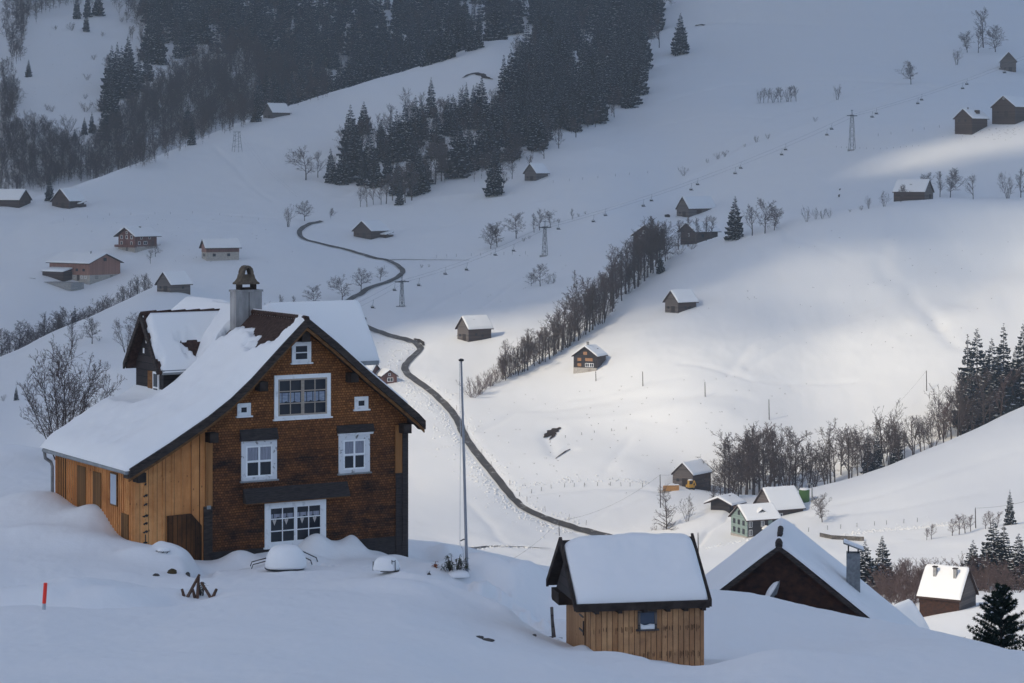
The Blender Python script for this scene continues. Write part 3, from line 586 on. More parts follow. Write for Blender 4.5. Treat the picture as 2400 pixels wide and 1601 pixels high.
# windows
M_curt, _, _ = noisy('net_curtain', (0.20,0.21,0.26), (0.33,0.34,0.40), 12, 0.5, 0.4, stretch=(3,1,0.3))
M_curtb, _, _ = noisy('blue_white_curtain', (0.12,0.15,0.22), (0.34,0.38,0.46), 14, 0.5, 0.4, stretch=(0.4,1,3))
M_white2, _, _ = noisy('peeling_white_paint', (0.14,0.13,0.13), (0.66,0.66,0.68), 6, 0.7, 0.2, contrast=(0.33,0.42))
def window(s0, s1, h0, h1, fw, sashes, cols, rows, frame_m=None, sash_m=None, curtain=None, lintel=None, depth=0.05, bar=0.035, parent=None, sill=True):
    fm = frame_m or M_white; sm = sash_m or M_white; parent = parent or ch
    f = MB(); y0, y1 = -depth, -0.003
    f.box(s0, s1, y0, y1, h1-fw, h1); f.box(s0, s1, y0, y1, h0, h0+fw*0.7)
    f.box(s0, s0+fw, y0+0.001, y1, h0+fw*0.7, h1-fw); f.box(s1-fw, s1, y0+0.001, y1, h0+fw*0.7, h1-fw)
    w = f.build('window', fm, parent)
    a0, a1, b0, b1 = s0+fw, s1-fw, h0+fw*0.7, h1-fw
    pn = MB().box(a0, a1, -0.016, -0.002, b0, b1); pn.build('pane', M_glass, w)
    if curtain:
        for c0, c1, k0, k1, cm in curtain:
            n = 24; mb = MB(); xs = [a0+(a1-a0)*(c0+(c1-c0)*i/n) for i in range(n+1)]
            lo = [b0+(b1-b0)*(k0-(0.035 if i % 4 in (1, 2, 3) else 0)*(1 if k0 > 0.1 else 0)) for i in range(n+1)]
            yy = [-0.020-0.006*math.sin(i*2.1) for i in range(n+1)]
            v = [(x, y, l) for x, y, l in zip(xs, yy, lo)]+[(x, y, b0+(b1-b0)*k1) for x, y in zip(xs, yy)]
            mb.add(v, [(i, i+1, i+n+2, i+n+1) for i in range(n)]); mb.build('curtain', cm, w, fix=False)
    W = (a1-a0)/sashes
    for k in range(sashes):
        p, q = a0+k*W+0.004, a0+(k+1)*W-0.004; sb = MB(); y = -0.043; e = 0.055
        sb.box(p, q, y, -0.030, b1-e, b1); sb.box(p, q, y, -0.030, b0, b0+e); sb.box(p, p+e, y, -0.030, b0+e, b1-e); sb.box(q-e, q, y, -0.030, b0+e, b1-e)
        for i in range(1, cols):
            x = p+(q-p)*i/cols; sb.box(x-bar/2, x+bar/2, y+0.002, -0.030, b0+e, b1-e)
        for j in range(1, rows):
            z = b0+(b1-b0)*j/rows
            for i in range(cols):
                xa = p+e if i == 0 else p+(q-p)*i/cols+bar/2; xb = q-e if i == cols-1 else p+(q-p)*(i+1)/cols-bar/2
                sb.box(xa, xb, y+0.002, -0.030, z-bar/2, z+bar/2)
        sb.build('sash', sm, w)
    if sill: MB().box(s0-0.05, s1+0.05, -depth-0.06, -0.004, h0-0.05, h0-0.002).build('sill', M_metal if fm is M_white2 else fm, w)
    return w
window(3.06, 3.78, 6.57, 7.27, 0.085, 1, 1, 2, sash_m=M_white)
window(2.41, 4.52, 4.70, 6.17, 0.135, 2, 2, 3, sash_m=wood('bare_window_wood', (0.30,0.25,0.20), (0.45,0.38,0.32)), curtain=[(0.0,1.0,0.40,0.62,M_curtb)])
window(1.05, 1.54, 4.88, 5.30, 0.085, 1, 1, 1); window(5.44, 5.96, 4.88, 5.31, 0.085, 1, 1, 1)
window(1.20, 2.50, 2.70, 4.02, 0.16, 1, 2, 2, frame_m=M_white2, curtain=[(0.0,0.46,0.50,1.0,M_curt),(0.54,1.0,0.50,1.0,M_curt)], bar=0.07)
window(4.83, 6.02, 2.72, 4.02, 0.17, 1, 2, 2, frame_m=M_white2, curtain=[(0.0,0.46,0.48,1.0,M_curt),(0.54,1.0,0.48,1.0,M_curt)], bar=0.07)
w6 = window(2.06, 4.34, 0.42, 1.92, 0.16, 2, 2, 3, curtain=[(0,1,0.72,0.80,M_curt)])
M_heart, _, _ = mat('white_lace', (0.5,0.45,0.42), 0.8)
for sx_ in (2.42, 2.86, 3.45, 3.92):     # little lace hearts in the middle panes
    mb = MB(); mb.add([(sx_-0.07,-0.019,1.30),(sx_,-0.019,1.13),(sx_+0.07,-0.019,1.30),(sx_+0.035,-0.019,1.34),(sx_,-0.019,1.30),(sx_-0.035,-0.019,1.34)], [(0,1,2,3,4,5)]); mb.build('lace_heart', M_heart, w6, fix=False)
def hood(s0, s1, h0, h1, out):     # slanting shingled rain hood above a window
    mb = MB(); mb.prism([(-0.002, h0), (-out, h0), (-out, h0+0.03), (-0.03, h1), (-0.002, h1)], 0, s0, s1); return mb.build('rain_hood', M_shdark, ch)
hood(1.15, 2.52, 4.04, 4.42, 0.16); hood(4.76, 6.16, 4.10, 4.36, 0.16); hood(1.27, 5.16, 1.96, 2.44, 0.26)
MB().box(1.28, 5.15, -0.25, -0.01, 1.925, 1.955).build('hood_board', M_barge2, ch)
MB().prism([(-0.002,4.02),(-0.10,4.02),(-0.14,4.09),(-0.002,4.09)], 0, 4.8, 6.12).build('window_cornice', M_white, ch)
# old door in the lean-to, top corner cut off
dr = MB(); dr.prism([(-1.46,-0.9),(-0.24,-0.9),(-0.24,1.34),(-0.61,1.76),(-1.46,1.74)], 1, -0.06, 0.008); dr.build('door', M_olddoor, ch)
# openings in the long side of the lean-to
M_shutterwood = boards('shutter_boards', (0.10,0.045,0.014), (0.20,0.095,0.03), 0.18, 1, (0.03,0.015,0.008))  # plain dark brown boards
for a, b_, l, h in ((4.2, 4.95, 0.8, 2.97), (2.78, 3.50, 0.8, 2.92)):
    MB().box(-2.672, -2.640, a, b_, l, h).build('shutter', M_shutterwood, ch)
MB().box(-2.672, -2.640, 0.34, 0.95, 0.6, 1.82).build('shutter', M_shutterwood, ch)
wf = MB().box(-2.70, -2.645, 1.26, 1.86, 1.98, 3.07).build('window', M_barge2, ch)
m, t_, b = mat('painted_reflection_pane', (0.38,0.43,0.52), 0.25, 0.5); MB().box(-2.706, -2.701, 1.31, 1.81, 2.03, 3.02).build('pane', m, wf)  # window reflection put into the pale blue base colour
# forged ornaments in a column on the boards
for k, (hh, wd) in enumerate(((2.83,0.04),(2.46,0.09),(2.17,0.08),(1.80,0.11),(1.55,0.09),(1.28,0.10))):
    x = -2.22; MB().prism([(x-wd,hh-0.01),(x-wd*0.4,hh-0.055),(x,hh-0.02),(x+wd*0.6,hh-0.045),(x+wd,hh+0.03),(x+wd*0.3,hh+0.05),(x-0.02,hh+0.02)], 1, -0.040, -0.024).build('wall_ornament', M_black, ch)
MB().prism([(-2.29,0.90),(-2.15,0.90),(-2.15,0.95),(-2.205,0.96),(-2.205,1.19),(-2.235,1.19),(-2.235,0.96),(-2.29,0.95)], 1, -0.040, -0.024).build('wall_ornament', M_black, ch)
# gutter and downpipe
gt = MB(); gt.tube([(-3.03, -0.45, 3.30), (-3.03, 7.25, 3.27)], 0.075, 8); gt.build('gutter', M_metal, ch)
MB().tube([(-3.03,7.18,3.22),(-3.0,7.17,3.0),(-2.80,7.15,2.85),(-2.75,7.15,2.7),(-2.75,7.15,0.0)], 0.06, 8).build('downpipe', M_metal, ch)
# snow blanket of the main roof, with the bare tile patch by the ridge
def th_main(U, V_):
    n = fbm(U*1.1+4, V_*1.1, 3)*0.5+fbm(U*5, V_*5+7, 2)*0.22
    T = edge_round(U, V_, -3.1, 9.5, -0.52, 7.48, 0.55, 0.40)*(0.75+0.25*np.clip((-U+4)/5, 0, 1))
    T = T*(1+0.16*fbm(U*0.9+2, V_*0.8+6, 3))
    front = np.clip((V_+0.45)/1.0, 0.12, 1); T *= 0.35+0.65*front
    patch = np.clip(np.minimum.reduce([(U-2.35-0.25*np.abs(V_-1.2))*1.3, (V_-0.25)*1.6+0.05, (3.75-V_)*2])+n*0.5, -1, 1)
    T = np.where(patch > 0, -0.02, np.minimum(T, 0.03+0.55*np.clip(-patch, 0, 1)))
    dd = np.hypot(np.maximum(np.abs(U-0.75)-0.6, 0)/0.9, np.maximum(np.abs(V_-6.0)-1.3, 0)/0.7); T = T*(0.12+0.88*np.clip(dd, 0, 1)**1.5)
    near_ch = np.hypot((U-2.95)/0.75, (V_-3.95)/0.45); T = np.where(near_ch < 1.05+0.25*n, -0.02, T)
    return np.where(U > 3.42, np.where(U > 7.3, 0.10, 0.16)*np.sqrt(np.clip((7.98-U)/0.3, 0, 1))*(V_ > -0.45), T)
def base_main(U, V_): return hroof(U)
sn = snow_sheet('roof_snow', base_main, -3.1, 7.98, -0.53, 7.48, 0.07, th_main, ch)
# cross gable: dormer to the left, wing to the right
RT, RH, ET, EH = 6.0, 7.98, 1.52, 6.13
def hcross(V_): return RH-np.abs(V_-RT)*(RH-EH)/ET
dm = MB(); gpoly = [(4.75,3.5),(7.25,3.5),(7.25,6.25),(6.0,7.80),(4.75,6.25)]
dm.prism(gpoly, 0, 0.42, 8.2); dorm = dm.build('dormer', M_blackb, ch)
dr_ = MB()
for sgn in (-1, 1):
    y0, y1 = RT, RT+sgn*ET
    dr_.add([(0.13,y0,RH),(8.7,y0,RH),(8.7,y1,EH),(0.13,y1,EH),(0.13,y0,RH-0.15),(8.7,y0,RH-0.15),(8.7,y1,EH-0.15),(0.13,y1,EH-0.15)], [(0,1,2,3),(7,6,5,4),(0,3,7,4),(1,5,6,2),(3,2,6,7),(0,4,5,1)])
dr_.build('dormer_roof', M_tile, dorm)
bb = MB(); bb.prism([(RT-ET-0.03,EH-0.16),(RT-ET-0.03,EH+0.06),(RT,RH+0.06),(RT,RH-0.2)], 0, 0.04, 0.12); bb.prism([(RT+ET+0.03,EH-0.16),(RT+ET+0.03,EH+0.06),(RT,RH+0.061),(RT,RH-0.201)], 0, 0.035, 0.115); bb.build('barge_board', M_barge, dorm)
MB().box(0.26, 1.6, RT-ET-0.05, RT-ET+0.02, EH-0.17, EH-0.01).build('fascia', M_metal, dorm); MB().box(7.6, 8.72, RT-ET-0.08, RT-ET+0.01, EH-0.16, EH-0.005).build('fascia', M_metal, dorm)
dw = MB(); dw.box(0.375, 0.415, 5.10, 5.62, 5.0, 6.0); dwin = dw.build('window', M_white, dorm); MB().box(0.367, 0.373, 5.18, 5.54, 5.07, 5.42).build('pane', M_glass, dwin); MB().box(0.367, 0.373, 5.18, 5.54, 5.48, 5.93).build('pane', M_glass, dwin)
MB().box(0.385, 0.418, 5.66, 6.1, 4.85, 6.0).build('dormer_board', M_barge2, dorm)
mb = MB(); mb.box(0.402, 0.418, 6.22, 6.32, 6.95, 7.10); mb.build('cut_out', M_snowr, dorm); mb = MB(); mb.box(0.402, 0.418, 6.46, 6.58, 6.58, 6.76); mb.build('cut_out', M_snowr, dorm)
rt = MB(); n = 19
for k in range(n):
    s0 = 0.09+k*0.185; z = 0.012*((k*7) % 3); rt.tube([(s0, RT, RH+0.03+z), (s0+0.215, RT, RH+0.045+z)], 0.085, 7)
rt.build('ridge_tile', M_tile, dorm)
rt = MB()
for k in range(24):
    s0 = -0.5+k*0.19; rt.tube([(3.4, s0, 8.08), (3.4, s0+0.215, 8.10)], [0.10, 0.085], 7)
rt.build('ridge_tile', M_tile, ch)
def th_cross(U, V_):
    n = fbm(U*2.4, V_*2.6+3, 3)*0.5+fbm(U*7, V_*9, 2)*0.2
    T = edge_round(U, V_, 0.09, 8.8, RT-ET-0.06, RT+ET+0.06, 0.30, 0.24); T = T*np.where(U > 5, 1.35, 1.0)
    bare = np.maximum.reduce([0.40-np.hypot((U-2.45)/2.2, (V_-4.95)/0.9), 0.20-np.hypot((U-1.85)/2.2, (V_-5.15)/0.55), np.where(V_ > RT-0.13, np.clip(3.4-U, -1, 0.3)*0.4-0.02, -1), 0.14-(U-0.14)*1.0-np.abs(V_-5.4)*0.05])
    bare = bare+n*0.22; bare = np.where(U > 4.5, -1, bare)
    return np.where(bare > 0, -0.02, np.minimum(T, 0.04+np.clip(-bare*1.2, 0, 1)))
def sag(U, V_): return hcross(V_)
snow_sheet('roof_snow', sag, 0.09, 8.8, RT-ET-0.06, RT+ET+0.06, 0.06, th_cross, dorm)
# chimney with its bell shaped cap
M_plas = noisy('stained_render', (0.17,0.165,0.17), (0.40,0.39,0.39), 1.6, 0.9, 0.1, stretch=(1.5,1.5,0.5))[0]
cs, ct = 3.25, 4.05
cm = MB().box(cs-0.5, cs+0.5, ct-0.25, ct+0.25, 6.6, 8.80); chim = cm.build('chimney', M_plas, ch)
MB().box(cs-0.535, cs+0.535, ct-0.285, ct+0.285, 8.80, 8.87).build('chimney_rim', M_plas, chim)
MB().box(cs-0.012, cs+0.012, ct-0.256, ct-0.2505, 6.8, 8.79).build('seam', M_black, chim)
M_terra = noisy('lichened_terracotta', (0.065,0.050,0.040), (0.165,0.135,0.105), 5, 0.9, 0.1)[0]
tk = MB()
for x in (-0.30, 0.24): tk.box(cs+x, cs+x+0.07, ct-0.20, ct+0.20, 8.87, 9.06)
tk.box(cs-0.2, cs+0.2, ct-0.12, ct+0.12, 8.871, 8.95); tk.build('flue', M_dark, chim)
out = [(-0.42,0),(-0.42,0.05),(-0.33,0.11),(-0.25,0.22),(-0.22,0.34)]
bell = MB(); z0 = 9.06
bell.prism([(cs+x, z0+y) for x, y in out]+[(cs-x, z0+y) for x, y in reversed(out)], 1, ct-0.22, ct+0.22)
for o in (0,):
    oa = [(-0.22,0.34),(-0.21,0.45),(-0.17,0.56),(-0.09,0.64),(0,0.665),(0.09,0.64),(0.17,0.56),(0.21,0.45),(0.22,0.34)]; ia = [(-0.125,0.34),(-0.12,0.40),(-0.09,0.49),(-0.04,0.56),(0,0.59),(0.04,0.56),(0.09,0.49),(0.12,0.40),(0.125,0.34)]
    for i in range(8):
        q_ = [oa[i], oa[i+1], ia[i+1], ia[i]]; bell.prism([(cs+x, z0+y) for x, y in q_], 1, ct-0.18, ct+0.18)
bell.build('chimney_cap', M_terra, chim)
pp = [(-0.5,0.0)]
# snow-capped roof that rises behind the ridge
bk = thing('shed', 'snow covered roof peak showing behind the chalet ridge beside the chimney', 'shed', ch.matrix_basis @ Vector((5.3, 10.6, 5.0)), TH)
MB().prism([(-1.3,-4),(1.3,-4),(1.3,1.9),(0,3.0),(-1.3,1.9)], 1, 0, 3).build('wall', M_brown, bk)
snow_sheet('roof_snow', lambda U, V_: 3.05-np.sqrt(U*U+0.03)*0.85, -1.6, 1.6, -0.4, 3.4, 0.1, lambda U, V_: edge_round(U, V_, -1.6, 1.6, -0.4, 3.4, 0.3, 0.25), bk)
MB().prism([(-1.6,1.62),(0,3.0),(1.6,1.62),(1.6,1.5),(0,2.88),(-1.6,1.5)], 1, -0.38, 3.38).build('roof', M_tile, bk)

# ------------------------------------------------------------------ the hut
hp = np.array([(1383-1200)/F*66, 66, (YH-1530)/F*66]); hut = thing('hut', 'small hut of pale vertical boards under a thick snow roof beside the chalet', 'hut', hp, R(11))
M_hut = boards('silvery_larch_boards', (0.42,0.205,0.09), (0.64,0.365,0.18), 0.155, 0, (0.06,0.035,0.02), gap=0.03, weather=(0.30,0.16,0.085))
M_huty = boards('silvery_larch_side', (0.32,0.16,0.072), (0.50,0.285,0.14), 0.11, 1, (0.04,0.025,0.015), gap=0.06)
hw_ = MB(); hw_.prism([(0,-0.8),(3.06,-0.8),(3.06,1.30),(1.5,2.75),(0,1.30)], 0, 0, 3.22); wl = hw_.build('wall', M_hut, hut)
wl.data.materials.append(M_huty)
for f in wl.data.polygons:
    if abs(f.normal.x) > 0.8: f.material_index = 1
bt = MB()
for k in range(21):
    x = 0.02+k*0.155; bt.box(x-0.02, x+0.02, -0.016, -0.001, -0.8, 1.30)
M_bst = mat('dark_board_stain', (0.085,0.05,0.032), 0.9, 0.1)[0]
for r_, hh in enumerate((0.62, -0.10)):          # rows of dark weathered slots in the boards
    for k in range(20):
        x = 0.10+k*0.155
        for q_ in range(3):
            if random.random() < 0.25+0.03*k: bt.box(x-0.045+q_*0.04, x-0.034+q_*0.04, -0.0195, -0.0165, hh-random.uniform(0.04,0.16), hh+random.uniform(0.01,0.07), 1)
bt.build('batten', [M_hut, M_bst], wl)
hr = MB(); eav = [(-0.36,1.36),(1.5,2.86),(3.24,1.41)]
slab_pts = [(y, z) for y, z in eav]
for (a, ha), (b_, hb) in zip(eav[:-1], eav[1:]):
    hr.add([(-0.50,a,ha-0.10),(-0.50,b_,hb-0.10),(3.27,b_,hb-0.10),(3.27,a,ha-0.10),(-0.50,a,ha),(-0.50,b_,hb),(3.27,b_,hb),(3.27,a,ha)], [(0,1,2,3),(7,6,5,4),(0,4,5,1),(1,5,6,2),(2,6,7,3),(3,7,4,0)])
hr.build('roof', M_dark, hut)
MB().box(-0.48, 3.26, -0.42, -0.34, 1.19, 1.40).build('fascia', M_dark, hut)
for x in (0.1, 0.75, 1.45, 2.1, 2.6, 3.1): MB().box(x-0.06, x+0.06, -0.43, -0.003, 1.12, 1.24).build('rafter_end', M_dark, hut)
for Pq, xa in (([(-0.42,1.22),(-0.42,1.42),(1.5,2.95),(1.5,2.72)], -0.54), ([(3.28,1.27),(3.28,1.47),(1.5,2.951),(1.5,2.721)], -0.545), ([(-0.42,1.22),(-0.42,1.42),(1.5,2.95),(1.5,2.72)], 3.25)): MB().prism(Pq, 0, xa, xa+0.075).build('barge_board', M_dark, hut)
MB().prism([(0.05,1.28),(3.02,1.28),(1.5,2.68)], 0, -0.30, -0.004).build('gable', M_blackb, hut)
MB().prism([(2.2,0.92),(3.12,0.92),(3.22,1.0),(3.22,1.26),(2.2,1.26)], 0, -0.40, -0.005).build('eaves_box', M_dark, hut)
hd = MB().box(-0.028, -0.004, 0.55, 1.35, -0.6, 1.05).build('door', M_huty, hut); MB().box(-0.06, -0.029, 0.62, 0.66, 0.35, 0.75).build('handle', M_black, hd)
hn = MB(); hn.box(-0.045, -0.0285, 0.70, 1.2, 0.82, 0.87); hn.box(-0.045, -0.0285, 0.70, 1.2, 0.42, 0.47); hn.build('hinge', M_black, hd)
m, t_, b = mat('blue_grey_pane', (0.05,0.07,0.11), 0.15, 0.5)
wf = MB(); wf.box(1.33, 1.40, -0.05, -0.017, 0.60, 1.10); wf.box(1.80, 1.87, -0.05, -0.017, 0.60, 1.10); wf.box(1.40, 1.80, -0.05, -0.017, 1.05, 1.10); wf.box(1.28, 1.92, -0.09, -0.017, 0.55, 0.60); hwn = wf.build('window', M_grey, hut)
MB().box(1.40, 1.80, -0.035, -0.017, 0.60, 1.05).build('pane', m, hwn)
snow_sheet('window_snow', lambda U, V_: 0.60+0*U, 1.405, 1.795, -0.085, -0.036, 0.02, lambda U, V_: 0.10+0.05*np.abs(U-1.6)/0.2+0.02*np.sin(U*20), hwn)
def hhut(V_): return np.where(V_ < 1.5, 1.36+(V_+0.36)*1.5/1.86, 2.86-(V_-1.5)*1.6/1.92)
def hutround(U, V_): return 2.86-np.sqrt((V_-1.5)**2+0.09)*0.81+0.06
snow_sheet('roof_snow', lambda U, V_: np.minimum(hhut(V_), hutround(U, V_)), -0.47, 3.26, -0.34, 3.22, 0.045, lambda U, V_: edge_round(U, V_, -0.47, 3.26, -0.34, 3.22, 0.30, 0.30)*(1+0.13*fbm(U*1.3, V_*1.3, 3))*(1-0.5*np.exp(-((U+0.4)/0.5)**2)), hut)

# ------------------------------------------------------------------ dark gabled house below the snow crest
bp_ = np.array([(1826-1200)/F*108, 108, (YH-1275)/F*108]); rh = thing('gabled_house', 'dark shingled gable with snow covered roof and dish half buried behind the snow crest', 'house', bp_, R(-7.4))
SL = 0.80
M_rust = noisy('dark_rusty_shingles', (0.020,0.013,0.012), (0.075,0.035,0.022), 2.5, 0.85, 0.2, stretch=(1,1,1.5), bump=0.6)[0]
MB().prism([(-6.4,-9),(6.6,-9),(6.6,-0.25-6.6*SL),(0,-0.22),(-6.4,-0.25-6.4*SL)], 1, 0, 6.4).build('wall', M_rust, rh)
rr = MB(); slab(rr, [(-7.0,-7.0*SL),(0,0),(7.1,-7.1*SL)], -0.45, 6.6, 0.14); rr.build('roof', M_tile, rh)
for P in ([(-7.0,-7.0*SL+0.02),(0,0.02)], [(0,0.02),(7.1,-7.1*SL+0.02)]):
    bb = MB(); slab(bb, P, -0.52, -0.44, 0.24); bb.build('barge_board', M_barge, rh)
snow_sheet('roof_snow', lambda U, V_: -np.sqrt(U*U+0.04)*SL+0.1, -7.1, 7.2, -0.47, 6.7, 0.12, lambda U, V_: edge_round(U, V_, -7.1, 7.2, -0.47, 6.7, 0.35, 0.30)*np.clip(0.3+(V_+0.5)/1.2, 0, 1)*(1+0.08*fbm(U*0.6, V_*0.6, 2)), rh)
rt = MB()
for s0, l in ((0.6,0.35),(0.95,0.3),(1.5,0.4),(1.95,0.4),(2.4,0.3)): rt.tube([(0.0, s0, 0.25), (0.02, s0+l, 0.30)], [0.10, 0.14], 7)
rt.tube([(0,-0.52,-0.02),(0,-0.30,0.12),(0,-0.05,0.16)], [0.16,0.17,0.12], 8); rt.build('ridge_tile', M_barge, rh)
M_slate = noisy('grey_fibre_cement', (0.13,0.14,0.15), (0.24,0.25,0.26), 6, 0.8, 0.2, bump=0.3)[0]
cn = MB().box(3.0, 3.62, 2.3, 2.95, -3.4, -0.72).build('chimney', M_slate, rh)
cc = MB()
for x, z in ((3.06,-0.34),(3.50,-0.50)): cc.box(x, x+0.06, 2.35, 2.41, -0.72, z); cc.box(x, x+0.06, 2.84, 2.90, -0.72, z)
cc.build('cap_post', M_black, cn)
cp = MB(); cp.prism([(2.86,-0.28),(3.80,-0.62),(3.80,-0.57),(2.86,-0.23)], 1, 2.22, 3.03); cp.build('chimney_cap', M_slate, cn); cp = MB(); cp.prism([(2.88,-0.225),(3.78,-0.555),(3.78,-0.50),(2.90,-0.15)], 1, 2.25, 3.0); cp.build('cap_snow', M_snowr, cn)
dax = Vector((-0.82, 0.02, 0.52)).normalized(); dq = dax.to_track_quat('Z', 'Y').to_matrix().to_4x4(); dq.translation = Vector((-0.12, -0.72, -2.12))
ds = MB(); ds.lathe([(0.02,0.0),(0.2,0.02),(0.4,0.08),(0.58,0.17),(0.60,0.19),(0.585,0.195),(0.4,0.11),(0.2,0.05),(0.02,0.03)], 28); o = ds.build('satellite_dish', M_slate, rh, smooth=True); o.data.transform(dq)
sd_ = MB(); sd_.lathe([(0.55,0.17),(0.50,0.26),(0.35,0.36),(0.15,0.40),(0.01,0.41)], 24); o2 = sd_.build('dish_snow', M_snowr, o, smooth=True); o2.data.transform(dq)
MB().tube([(-0.1,-0.001,-2.1),(-0.12,-0.72,-2.12)], 0.04, 6).build('dish_arm', M_slate, o)

# ------------------------------------------------------------------ things in the snow round the chalet
M_red1, _, _ = mat('red_reflective_paint', (0.85,0.04,0.02), 0.4, 0.4); M_pole, _, _ = mat('white_grey_pole', (0.42,0.44,0.48), 0.45, 0.4)
p = H(102, 1429, 30, 80); sp = thing('snow_marker', 'red and grey snow marker post standing in the snow field', 'marker post', p)
MB().tube([(0,0,-0.2),(0.015,0,0.16)], 0.045, 8).build('post', M_pole, sp); MB().tube([(0.015,0,0.16),(0.05,0,0.68)], 0.05, 8).build('red_sleeve', M_red1, sp)
p = H(1095, 1350, 55, 99); k = p[1]/F; fp = thing('flagpole', 'tall grey metal flagpole rising beside the leafy shrub', 'flagpole', p)
top = (-14*k, 0, 503*k)
MB().tube([(0,0,-0.5), (-0.4*k,0,0), (top[0]*0.5,0,top[2]*0.5), top], [3.8*k,3.8*k,3.2*k,2.3*k], 10).build('pole', mat('dull_grey_pole', (0.24,0.25,0.28), 0.5, 0.4)[0], fp, smooth=True)
MB().lathe([(0.02,0),(0.085,0.01),(0.09,0.06),(0.03,0.09)], 14, top).build('cap', M_black, fp)
MB().tube([(top[0]-0.06,0,top[2]),(-16*k,0,340*k),(-17*k,0,75*k),(-10*k,0,62*k),(-7*k,0,30*k)], 0.011, 4).build('rope', M_pole, fp)
MB().tube([(-16*k,0,82*k),(-8*k,0,86*k),(-3*k,0,86*k)], 0.02, 5).build('cleat', M_black, fp)
# garden table under a dome of snow
def dome(name, parent, c, rx, ry, rz, flat=0.25, seed=0):
    n, mM = 28, 12; v = []
    for i in range(mM+1):
        a = math.pi/2*i/mM
        for j in range(n):
            b_ = 2*math.pi*j/n; w = 1+0.05*math.sin(3*b_+seed)+0.04*math.sin(2*b_+1.7*seed)
            v.append((c[0]+rx*w*math.cos(b_)*math.cos(a)**0.6, c[1]+ry*w*math.sin(b_)*math.cos(a)**0.6, c[2]+rz*math.sin(a)))
    f = [(i*n+j, i*n+(j+1) % n, (i+1)*n+(j+1) % n, (i+1)*n+j) for i in range(mM) for j in range(n)]+[tuple(range(n-1, -1, -1))]
    return MB().add(v, f).build(name, M_snowr, parent, smooth=True)
p = H(668, 1335, 60, 95); k = p[1]/F
tb = thing('garden_table', 'garden table buried under a tall dome of snow below the white window', 'table', (p[0], p[1], p[2]-0.17))
MB().lathe([(0.62,0.20),(0.64,0.22),(0.64,0.25),(0.62,0.26)], 24).build('table_top', M_black, tb); MB().tube([(0,0,-0.5),(0,0,0.2)], 0.05).build('leg', M_black, tb)
dome('snow_cap', tb, (0,0,0.25), 0.66, 0.60, 0.70, seed=2)
def garden_chair(px, py, rz, tilt, label, yr=(60,95)):
    p = H(px, py, *yr); c = thing('garden_chair', label, 'chair', p, rz, 'garden chairs sunk in the snow')
    f = MB(); f.tube([(-0.27,0.0,0.02),(-0.27,0.05,0.16),(-0.27,0.55,0.26+tilt),(-0.27,0.62,0.28+tilt)], 0.018, 6); f.tube([(0.27,0.0,0.02),(0.27,0.05,0.16),(0.27,0.55,0.26+tilt),(0.27,0.62,0.28+tilt)], 0.018, 6)
    f.tube([(-0.27,0.62,0.28+tilt),(0.27,0.62,0.28+tilt)], 0.018, 6); f.build('frame', M_black, c)
    nt = MB(); n = 9
    for i in range(n+1):
        x = -0.24+0.48*i/n; nt.tube([(x,0.60,0.27+tilt),(x,0.56,-0.1)], 0.006, 4)
    for j in range(5):
        z = 0.22+tilt-j*0.07; nt.tube([(-0.25,0.585-j*0.006,z),(0.25,0.585-j*0.006,z)], 0.005, 4)
    nt.build('backrest', M_black, c); return c
garden_chair(588, 1332, R(-80), 0.02, 'black metal garden chair sunk in snow, table dome to its right')
garden_chair(738, 1322, R(75), 0.10, 'black metal garden chair tipped up in snow between dome and drift')
p = H(912, 1340, 60, 95); st_ = thing('side_table', 'small garden table with a snow dome near the right chalet corner', 'table', (p[0], p[1], p[2]-0.06))
MB().box(-0.25,0.32,-0.3,0.3,0.10,0.135).build('table_top', M_black, st_); MB().tube([(0.22,-0.22,-0.3),(0.22,-0.22,0.1)], 0.025).build('leg', M_black, st_)
tt = MB(); tt.tube([(0.10,-0.28,0.135),(0.10,-0.28,0.46)], 0.012, 5); tt.tube([(0.20,-0.28,0.135),(0.20,-0.28,0.46)], 0.012, 5); tt.tube([(0.10,-0.28,0.42),(0.20,-0.28,0.42)], 0.01, 5); tt.build('bracket', M_black, st_)
dome('snow_cap', st_, (-0.07,0,0.13), 0.40, 0.36, 0.40, seed=4)
p = H(874, 1337, 60, 95); MBs = MB().tube([(0,0,-0.3),(0.01,0,0.28)], 0.018, 5); o = MBs.build('garden_stake', M_black); o.location = p; tag(o, 'thin black stake standing in snow beside the small domed table', 'stake')
# trestle of crossed poles with a fir wreath
M_pole2 = noisy('bark_poles', (0.06,0.035,0.025), (0.17,0.11,0.085), 8, 0.9, 0.1, stretch=(1,1,0.3))[0]
p = H(466, 1402, 40, 90); k = p[1]/F; xr = thing('pole_trestle', 'trestle of crossed bark poles with a hanging fir branch in the snow', 'trestle', p)
for q in ([(-32,2),(2,56)], [(-32,4),(-39,22)], [(-4,0),(0,50)], [(33,2),(6,38)], [(27,0),(42,22)], [(-9,10),(-14,22)]):
    (a, b_), (c_, d_) = q; MB().tube([(a*k,0.02*a*k,b_*k-0.12),(c_*k,-0.05,d_*k)], [0.055,0.04], 6).build('pole', M_pole2, xr)
